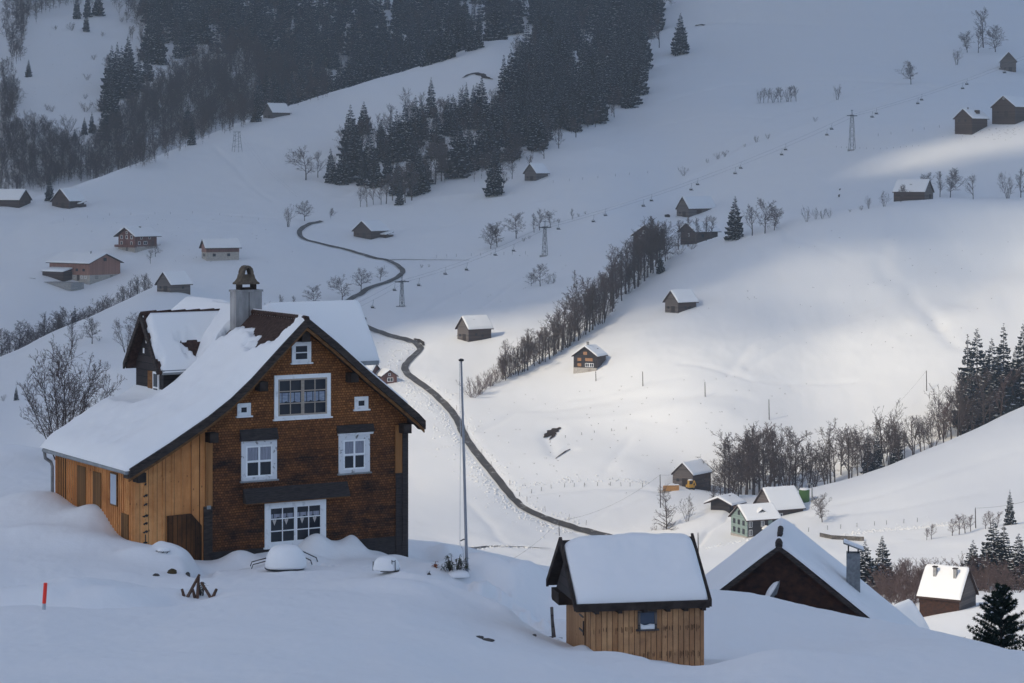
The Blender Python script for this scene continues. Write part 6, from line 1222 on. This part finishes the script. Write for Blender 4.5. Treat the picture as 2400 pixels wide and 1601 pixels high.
# --- foreground: the many stemmed tree left of the chalet, the young pine, the shrub by the flagpole
bp0 = bare_proto('tall', 901, 5.5, 9, fan=0.50, r0=0.036, rm=0.36, kscale=0.95); p = G(150, 103)
ft = make_bare('bare_tree', 'large many stemmed leafless tree right behind the chalet lean-to', 'tree', bp0, M_bark, M_twig, n0=6); ft.location = (p[0], p[1], p[2]-0.1); ft.rotation_euler.z = 0.6
def pine_arrays(seed, H0, Rm):
    rn = np.random.default_rng(seed); V_, T_, MI = [], [], []
    for w in range(18):
        f = (w+rn.uniform(0, 0.5))/18; z = H0*(0.03+0.93*f); R_ = Rm*(1-f)**0.75+0.08
        for k in range(9 if f < 0.7 else 6):
            a = rn.uniform(0, 6.28); L = R_*rn.uniform(0.45, 1.1); el = 0.25+0.5*f; c0 = np.array([math.cos(a)*math.cos(el), math.sin(a)*math.cos(el), math.sin(el)])
            for j in range(7):
                q = np.array([0,0,z])+c0*L*(0.25+0.75*j/6)
                for _ in range(44):
                    d = c0*0.6+rn.normal(0, 0.55, 3); d[2] += 0.25; d /= np.linalg.norm(d); s = np.cross(d, rn.normal(0, 1, 3)); s /= np.linalg.norm(s); ln = rn.uniform(0.10, 0.20)*(0.7+0.06*H0)
                    n = len(V_); V_ += [q-s*0.016, q+s*0.016, q+d*ln]; T_.append((n, n+1, n+2)); MI.append(0)
                if rn.random() < 0.10:
                    n = len(V_); s = rn.uniform(0.05, 0.09); q = q+np.array([0,0,0.07]); V_ += [q+np.array([s,0,0]), q+np.array([-s*0.5,s,0]), q+np.array([-s*0.5,-s,0]), q+np.array([0,0,s*0.6])]; T_ += [(n,n+1,n+3),(n+1,n+2,n+3),(n+2,n,n+3)]; MI += [1]*3
    return np.array(V_), np.array(T_), np.array(MI)
p = G(2346, 92.5); pt = thing('pine_tree', 'dark green young pine standing in the snow at the right frame edge', 'pine', (p[0], p[1], p[2]-0.35))
V_, T_, MI = pine_arrays(5, 3.05, 1.55); link('trunk', seg_mesh('trunk', [(0,0,-0.5,0,0,2.8,0.07,0.015)], M_bark, 6), pt); link('crown', np_mesh('crown', V_, None, T_, [M_pine, M_snowt], MI), pt)
M_leaf, _, _ = noisy('dark_evergreen_leaf', (0.010,0.016,0.006), (0.045,0.055,0.018), 9, 0.45, 0.4)
def leafy(name, label, cat, px, py, wpx, hpx, nb, m, seed, yr=(60,99)):
    p = H(px, py, *yr); k = p[1]/F; rn = np.random.default_rng(seed); t = thing(name, label, cat, p); stems = []; V_, T_ = [], []
    for i in range(nb):
        a = rn.uniform(0, 6.28); e = rn.uniform(0.45, 1.1); L = rn.uniform(0.6, 1.05); tip = np.array([math.cos(a)*math.cos(e)*wpx*k*0.6*L, math.sin(a)*math.cos(e)*wpx*k*0.4*L, math.sin(e)*hpx*k*L])
        base = np.array([tip[0]*0.4, tip[1]*0.4, -0.1]); stems.append((*base, *tip, 0.012, 0.006))
        for j in range(9):
            d = rn.normal(0, 1, 3); d[2] = -abs(d[2])*0.7+0.1; d /= np.linalg.norm(d); s = np.cross(d, [0,0,1]); s /= np.linalg.norm(s)+1e-6; ln = rn.uniform(0.09, 0.15); q = tip-np.array([0,0,0.02*j])*rn.random()
            n = len(V_); V_ += [q, q+d*ln*0.5+s*0.022, q+d*ln, q+d*ln*0.5-s*0.022]; T_ += [(n,n+1,n+2),(n,n+2,n+3)]
    link('stem', seg_mesh('stem', stems, M_bark, 4), t); link('leaves', np_mesh('leaves', np.array(V_), None, np.array(T_), [m]), t); return t
s1 = leafy('leafy_shrub', 'drooping evergreen shrub half buried in snow at the flagpole foot', 'shrub', 1066, 1346, 68, 52, 40, M_leaf, 1)
dome('snow_cap', s1, (0.1,-0.1,-0.06), 0.38, 0.3, 0.22, seed=2)
leafy('potted_shrub', 'small orange brown leafy plant left of the flagpole shrub', 'plant', 1018, 1330, 14, 16, 5, noisy('orange_dead_leaf', (0.20,0.05,0.015), (0.36,0.12,0.04), 9)[0], 2)
leafy('fir_branch', 'snowy fir branch hanging on the pole trestle', 'branch', 472, 1396, 18, 44, 12, M_leaf, 3, (40, 90))
leafy('dry_twig', 'small dry twig with curled tip sticking from the snow', 'twig', 1004, 1347, 6, 12, 2, M_bark, 4)
# ------------------------------------------------------------------ chairlift
M_pyl, _, _ = mat('dark_galvanised_steel', (0.06,0.064,0.07), 0.6, 0.3)
def lattice(th, hgt, b, t, arm, m=M_pyl, panels=7, r=0.085, legs=4, head=True):
    """four leaning corner posts with crossed bracing, a cross arm and a forked top"""
    cor = [(-1,-1),(1,-1),(1,1),(-1,1)]
    def c(i, f): w = b+(t-b)*f; return (cor[i][0]*w, cor[i][1]*w, hgt*f)
    for i in range(4): MB().tube([(cor[i][0]*b, cor[i][1]*b, -1.5), c(i, 1)], r, 5).build('leg', m, th)
    br = MB()
    for k in range(panels):
        f0, f1 = k/panels, (k+1)/panels
        for i in range(4):
            j = (i+1) % 4; br.tube([c(i, f0), c(j, f1)] if (k+i) % 2 else [c(j, f0), c(i, f1)], r*0.5, 4); br.tube([c(i, f1), c(j, f1)], r*0.42, 4)
    br.build('bracing', m, th)
    MB().box(-arm, arm, -0.16, 0.16, hgt, hgt+0.3).build('cross_arm', m, th)
    if head:
        for s in (-1, 1):
            MB().tube([(s*t*0.8,0,hgt+0.3),(s*t*1.7,0,hgt+2.2)], r*0.8, 5).build('fork', m, th)
            MB().box(s*arm-0.35, s*arm+0.35, -1.4, 1.4, hgt-0.22, hgt+0.12).build('pulley_train', m, th)
        MB().box(-t*2.0, t*2.0, -0.1, 0.1, hgt+2.1, hgt+2.3).build('top_beam', m, th)
pyl = []
for px, py, hpx, ymin, lb in ((942,718,58,640,'lattice lift pylon lowest on the line, just right of the winding road'),(1277,599,66,700,'lattice lift pylon in the middle of the line between bare trees'),(1997,351,80,900,'lattice lift pylon highest on the line, alone on the open upper slope')):
    p = H(px, py, ymin); h = hpx*p[1]/F; t = thing('lift_pylon', lb, 'lift pylon', p, R(62), 'chairlift pylons'); lattice(t, h, h*0.082, h*0.035, 2.1); pyl.append((p, h))
    MB().box(-1.6,1.6,-1.4,1.4,-1.0,0.12).build('base_slab', M_conc, t)
d0 = G(330, 610.0); up = H(2404, 118, 1000); lo = G(-60, 520.0)
line = [Vector((lo[0], lo[1], (YH-1010)/F*lo[1])), Vector((d0[0], d0[1], (YH-872)/F*610))]+[Vector((p[0], p[1], p[2]+h)) for p, h in pyl]+[Vector(((2560-1200)/F*1120, 1120, (YH-62)/F*1120))]
dirn = (line[4]-line[2]); dirn.z = 0; dirn.normalize(); sidev = Vector((-dirn.y, dirn.x, 0))
def cab(s, n=14, sg=0.018):
    pts = []
    for a, b in zip(line[:-1], line[1:]):
        L = (b-a).length
        for i in range(n):
            f = i/n; q = a.lerp(b, f); q.z -= 4*f*(1-f)*L*sg; pts.append(q+sidev*s)
    return pts+[line[-1]+sidev*s]
for s, lb in ((2.1, 'upper haul cable of the chairlift sagging between its pylons'), (-2.1, 'lower haul cable of the chairlift sagging between its pylons')):
    tag(MB().tube(cab(s), 0.030, 4, cap=False).build('lift_cable', M_steel, fix=False), lb, 'cable', 'haul cables of the chairlift')
def chair_proto():
    m = MB(); m.tube([(0,0,0),(0.05,0,-0.8),(0.35,0,-1.7),(0.35,0,-2.5)], 0.045, 5); m.tube([(0.35,-0.75,-2.0),(0.35,0,-1.7),(0.35,0.75,-2.0)], 0.04, 5)
    m.tube([(0.35,-0.75,-2.0),(0.38,-0.78,-2.55),(-0.3,-0.78,-2.65)], 0.045, 5); m.tube([(0.35,0.75,-2.0),(0.38,0.78,-2.55),(-0.3,0.78,-2.65)], 0.045, 5)
    m.box(-0.32,0.36,-0.78,0.78,-2.72,-2.58); m.box(0.34,0.44,-0.78,0.78,-2.58,-2.15); return m
cp_ = chair_proto().build('lift_chair', M_black); tag(cp_, 'c', 'lift chair', 'hanging chairs of the chairlift')
def oncable(px, s):
    P = cab(s, 60); best = None
    for a, b in zip(P[:-1], P[1:]):
        xa, xb = 1200+F*a.x/a.y, 1200+F*b.x/b.y
        if xa <= px < xb: return a.lerp(b, (px-xa)/(xb-xa))
    return P[-1]
cxs = [(30,-1),(283,-1),(299,1),(875,-1),(926,1),(983,-1),(1045,1),(1095,-1),(1162,1),(1205,-1),(1310,1),(1392,-1),(1420,1),(1509,-1),(1528,1),(1621,-1),(1636,1),(1724,-1),(1737,1),(1833,-1),(1842,1),(1939,-1),(1950,1),(2045,-1),(2055,1),(2152,-1),(2161,1),(2257,-1),(2267,1),(2355,-1)]
for i, (px, s) in enumerate(cxs):
    q = oncable(px, 2.1*s); o = cp_ if i == 0 else cp_.copy()
    if i: COL.objects.link(o)
    o.location = q; o.rotation_euler.z = math.atan2(sidev.y, sidev.x)+math.pi/2
    nth = ORD[i] if i < 18 else ('eighteenth' if i == 17 else ['nineteenth','twentieth','twenty-first','twenty-second','twenty-third','twenty-fourth','twenty-fifth','twenty-sixth','twenty-seventh','twenty-eighth','twenty-ninth','thirtieth'][i-18])
    o['label'] = 'black lift chair hanging on the cable, %s counted uphill' % nth
# goods lift trestle on the ridge
p = H(555, 356, 1000, 1250); k = p[1]/F; tr = thing('cableway_trestle', 'thin steel trestle of a goods cableway on the left snow ridge', 'trestle', p)
for a, b in ((-12,-6),(13,7),(-5,-3),(5,4)): MB().tube([(a*k,(2 if abs(a) > 8 else -3)*k,-1),(b*k,0,46*k)], 0.11, 5).build('leg', M_steel, tr)
bt = MB()
for f in (0.25, 0.55, 0.8):
    w0, w1 = 12-6*f, 13-6*f; bt.tube([(-w0*k,0,46*k*f),(w1*k,0,46*k*f)], 0.07, 4); bt.tube([(-w0*k,0,46*k*f),((w1-1)*k,0,46*k*(f+0.2))], 0.06, 4)
bt.build('bracing', M_steel, tr); MB().box(-8*k, 9*k, -0.2, 0.2, 46*k, 47.5*k).build('head_beam', M_steel, tr)
q2 = H(700, 478, 950)
for s, lb in ((-0.8, 'left goods cable running down the slope from the trestle'), (0.8, 'right goods cable running down the slope from the trestle')): tag(MB().tube([(p[0]+s+4*k, p[1], p[2]+46*k), ((p[0]+q2[0])/2+s, (p[1]+q2[1])/2, (p[2]+q2[2])/2+3.5), (q2[0]+s, q2[1], q2[2]+3)], 0.022, 4, cap=False).build('goods_cable', M_steel, fix=False), lb, 'cable', 'goods cables')
# ------------------------------------------------------------------ power poles and wires
M_wpole, _, _ = mat('dark_wooden_pole', (0.06,0.048,0.042), 0.9, 0.1)
def pole(px, py, hpx, lb, ymin=480, Y=None, r=0.13):
    q = H(px, py, ymin) if Y is None else G(px, Y); h = hpx*q[1]/F; t = thing('power_pole', lb, 'power pole', q, 0, 'wooden power poles')
    MB().tube([(0,0,-1),(-0.1,0,h)], [r, r*0.75], 6).build('mast', M_wpole, t); MB().tube([(-0.1,0,h-0.1),(-0.1,0,h+0.25)], 0.07, 5).build('insulator', M_conc, t); return Vector((q[0]-0.1, q[1], q[2]+h+0.1))
w1 = [pole(1507,905,33,'wooden pole on the bright slope nearest the black house'),pole(1653,930,34,'second wooden pole on the bright slope right of the black house'),pole(1803,984,47,'wooden pole with shadow in the middle of the bright slope'),pole(1955,1006,44,'wooden pole behind the bare trees of the right gully',Y=645),pole(2172,916,46,'wooden pole highest above the right gully')]
w2 = [pole(1311,1256,34,'wooden pole rising behind the left end of the hut roof',r=0.10),pole(1548,1190,76,'tall wooden pole in front of the log stack barn')]
w3 = pole(1637,1300,50,'wooden pole between hut roof and pale green house', 420); w4 = pole(2287,1238,46,'wooden pole in the roadside hedge below the knoll', 420); w5 = pole(1397,873+20,22,'short pole at the right corner of the black house', 560)
def wire(a, b, sag_, lb): 
    pts = [a.lerp(b, i/10)-Vector((0,0,4*sag_*(i/10)*(1-i/10))) for i in range(11)]; tag(MB().tube(pts, 0.022, 4, cap=False).build('power_wire', M_wpole, fix=False), lb, 'wire', 'power wires')
wire(w2[0], w2[1], 2.0, 'thin wire from the hut end pole to the log barn pole'); e_ = G(1130, 430); wire(Vector((e_[0], e_[1], e_[2]+4)), w2[0], 1.5, 'thin wire coming up to the pole behind the hut'); wire(w1[3], w1[4], 2.0, 'thin wire over the trees of the right gully'); wire(w2[1], Vector(tuple(H(1604,1105,560)))+Vector((0,-6,1)), 0.5, 'short wire from the tall pole to the barn')
wire(w4, Vector(tuple(H(2440,1215,420)))+Vector((0,0,5)), 0.6, 'thin wire running to the right frame edge')
# ------------------------------------------------------------------ fence posts, slips of bare earth, walls, clods
def row(pts, n, h, name, lb, grp, m, ymin=480, r=0.06):
    first = None
    for i, (px, py, f) in enumerate(along(pts, n, 0.2)):
        q = H(px, py, ymin); 
        if first is None: first = o = MB().tube([(0,0,-0.4),(0.03,0,h)], r, 5).build(name, m)
        else: o = first.copy(); COL.objects.link(o)
        o.location = q; o.rotation_euler = (random.uniform(-.1,.1), random.uniform(-.1,.1), 0); tag(o, lb, 'post', grp)
row([(1204,1166),(1300,1143),(1420,1138),(1520,1142)], 12, 1.0, 'fence_post', 'small fence post along the snow path from road to log barn', 'fence posts of the snow path', M_wpole)
row([(1060,940),(1105,1030),(1160,1105),(1250,1190),(1400,1240)], 9, 1.3, 'snow_pole', 'thin snow pole on the right edge of the winding road', 'snow poles along the winding road', M_pole2, r=0.05)
row([(1280,430),(1400,418),(1530,405)], 7, 1.1, 'fence_post', 'fence post in the wire fence below the middle wood', 'fence posts below the wood', M_wpole, 900)
row([(1950,345),(2060,350),(2160,342)], 14, 0.5, 'fence_post', 'small dark post tip in the row beside the top pylon', 'post tips beside the top pylon', M_wpole, 900)
row([(2040,322),(2130,310),(2225,296)], 5, 1.2, 'fence_post', 'fence post along the shaded edge left of the dark brown farmhouse', 'fence posts left of the dark farmhouse', M_wpole, 900)
row([(1010,605),(1120,600),(1240,596)], 9, 1.2, 'fence_post', 'thin fence post along the upper farm track', 'fence posts of the upper track', M_wpole, 700, 0.05)
row([(1880,1248),(2000,1236),(2170,1222)], 8, 1.0, 'fence_post', 'fence post on the field edge at the foot of the round knoll', 'fence posts under the knoll', M_wpole, 420)
row([(1280,1045),(1300,1030),(1390,1015),(1480,1005)], 6, 0.7, 'fence_post', 'small post tip on the bright slope right of the bare earth gash', 'post tips on the bright slope', M_wpole, 560)
row([(120,520),(260,505),(480,500),(640,520)], 10, 1.0, 'fence_post', 'thin fence post on the shaded field below the two forest barns', 'fence posts of the shaded field', M_wpole, 800, 0.05)
M_earth, _, _ = noisy('dark_bare_earth', (0.022,0.016,0.013), (0.075,0.055,0.042), 1.2, 0.95, 0.05, bump=0.6, dist=0.1)
def slip(px0, path, wid, lb, ymin=480, lift=0.18):
    """a gash of bare earth where the snow has slid off: laid on the slope with its own uneven outline"""
    o = lay_strip('earth_slip', [H(*q, ymin)[:2] for q in path], wid, lift, M_earth, n=8, wob=0.25); tag(o, lb, 'bare earth'); return o
slip(0, [(1274,1027),(1290,1018),(1300,1010),(1313,1003)], [0.3,2.6,2.2,0.6], 'curved gash of bare dark earth in the bright snow slope', 560)
slip(0, [(1287,1032),(1296,1024),(1300,1016)], [0.2,1.0,0.6], 'short branch of the dark gash in the bright snow slope', 560)
slip(0, [(1302,1076),(1320,1063),(1336,1054)], [0.2,0.5,0.3], 'thin dark crack in the snow below the earth gash', 560)
slip(0, [(1083,184),(1105,174),(1125,175),(1140,183),(1155,187)], [0.5,3.0,3.4,2.6,0.6], 'dark arc of bare earth on the snow tongue above the wood', 1000, 0.3)
slip(0, [(1630,60),(1652,60)], [1.5,1.5], 'short dark bar of bare ground high on the upper slope', 1250, 0.3)
slip(0, [(1966,463),(1967,457)], [0.5,0.7], 'lower dark spot of bare ground on the slope above the crest', 880, 0.2); slip(0, [(1968,447),(1969,443)], [0.5,0.6], 'upper dark spot of bare ground on the slope above the crest', 880, 0.2)
slip(0, [(1072,792-4),(1070,789)], [0.2,0.4], 'small dark scrape under the lower slope barn', 600)
slip(0, [(971,795),(985,801),(994,811)], [0.6,1.6,0.6], 'dark cutting edge above the road bend', 600, 0.25)
# stone retaining wall in the lower right field
q = [H(px, py, 430) for px, py in ((1922,1258),(1950,1264),(1985,1266),(2025,1268))]; mb = MB(); sw = thing('stone_wall', 'low curved stone retaining wall right of the dark gabled house', 'wall', q[0])
for a, b in zip(q[:-1], q[1:]):
    a = a-q[0]; b = b-q[0]; mb.add([(a[0],a[1],a[2]-1),(b[0],b[1],b[2]-1),(b[0],b[1]+0.7,b[2]-1),(a[0],a[1]+0.7,a[2]-1),(a[0],a[1],a[2]+0.85),(b[0],b[1],b[2]+0.85),(b[0],b[1]+0.7,b[2]+0.85),(a[0],a[1]+0.7,a[2]+0.85)], [(0,3,2,1),(4,5,6,7),(0,1,5,4),(1,2,6,5),(2,3,7,6),(3,0,4,7)])
mb.build('masonry', noisy('rubble_wall', (0.03,0.028,0.026), (0.20,0.18,0.165), 1.8, 0.9, 0.1, bump=0.8, dist=0.15)[0], sw)
# ploughed lumps of snow along road and path edges
def clods(name, paths, n, w, s0, s1, seed, shift=0.0):
    rn = np.random.default_rng(seed); vs, ts = [], []; k = 0
    base = np.array([(1,0,0),(-1,0,0),(0,1,0),(0,-1,0),(0,0,1),(0,0,-1),(.6,.6,.6),(-.6,.6,.6),(.6,-.6,.6),(-.6,-.6,.6)], float)
    tri_ = np.array([(4,0,6),(4,6,2),(4,2,7),(4,7,1),(4,1,9),(4,9,3),(4,3,8),(4,8,0),(0,2,6),(2,1,7),(1,3,9),(3,0,8),(5,2,0),(5,1,2),(5,3,1),(5,0,3)])
    for path, m_ in zip(paths, n):
        c = catmull([H(*q, 430)[:2] for q in path], 12); d = np.gradient(c, axis=0); d /= np.linalg.norm(d, axis=1)[:, None]; nr = np.stack([-d[:, 1], d[:, 0]], 1)
        for _ in range(m_):
            f = rn.uniform(0, len(c)-1.01); i = int(f); p = c[i]+(c[i+1]-c[i])*(f-i)+nr[i]*(shift+rn.exponential(w)*(1 if shift >= 0 else -1)); s = rn.uniform(s0, s1)*rn.uniform(0.5, 1)
            v = base*(1+0.35*rn.normal(0, 0.5, base.shape))*np.array([s*1.3, s*1.3, s]); vs.append(v+np.array([p[0], p[1], float(gz(p[0], p[1]))])); ts.append(tri_+k); k += len(base)
    tag(link(name, np_mesh(name, np.vstack(vs), None, np.vstack(ts), [M_snowlump])), kind='stuff')
rp = road_px[26:40]
clods('snow_clods', [rp, road_px[20:30]], [900, 220], 2.2, 0.10, 0.42, 1, -2.2)
clods('snow_clods', [rp, [(1204,1168),(1300,1146),(1420,1140),(1520,1144)], [(1090,1292),(1180,1288),(1290,1292)], [(1950,1262),(2060,1250),(2170,1240),(2260,1232)], [(1660,1290),(1760,1270),(1830,1262)]], [260,150,240,420,110], 1.2, 0.10, 0.36, 2, 2.2)
# dry grass tips and little dark specks that poke through the snow
rn = np.random.default_rng(8); vs, ts = [], []; k = 0
for poly, n in (([(1080,1180),(1120,960),(1300,900),(1700,860),(1900,900),(1850,980),(1640,1060),(1500,1180),(1300,1200)], 110), ([(1600,680),(2000,520),(2380,500),(2380,760),(2150,860),(1800,840)], 60), ([(1600,40),(2380,40),(2100,240),(1700,300)], 40), ([(60,520),(640,490),(700,620),(420,640),(320,600)], 40), ([(2230,300),(2390,295),(2390,330),(2200,325)], 60), ([(1000,680),(1300,560),(1340,640),(1100,740)], 20), ([(20,60),(220,90),(220,280),(80,250)], 50)):
    for px, py in inpoly(poly, n, rn):
        q = H(px, py, 450)
        for _ in range(5):
            d = rn.normal(0, 0.10, 2); h = rn.uniform(0.12, 0.38); vs.append([(q[0]+d[0]-0.04, q[1]+d[1], q[2]-0.05), (q[0]+d[0]+0.04, q[1]+d[1], q[2]-0.05), (q[0]+d[0]*2.2, q[1]+d[1]*2, q[2]+h)]); ts.append((k, k+1, k+2)); k += 3
tag(link('dry_grass_tips', np_mesh('dry_grass_tips', np.array(vs).reshape(-1, 3), None, np.array(ts), [M_bark])), kind='stuff')
# ski and foot tracks are shallow furrows: small lips of snow beside them
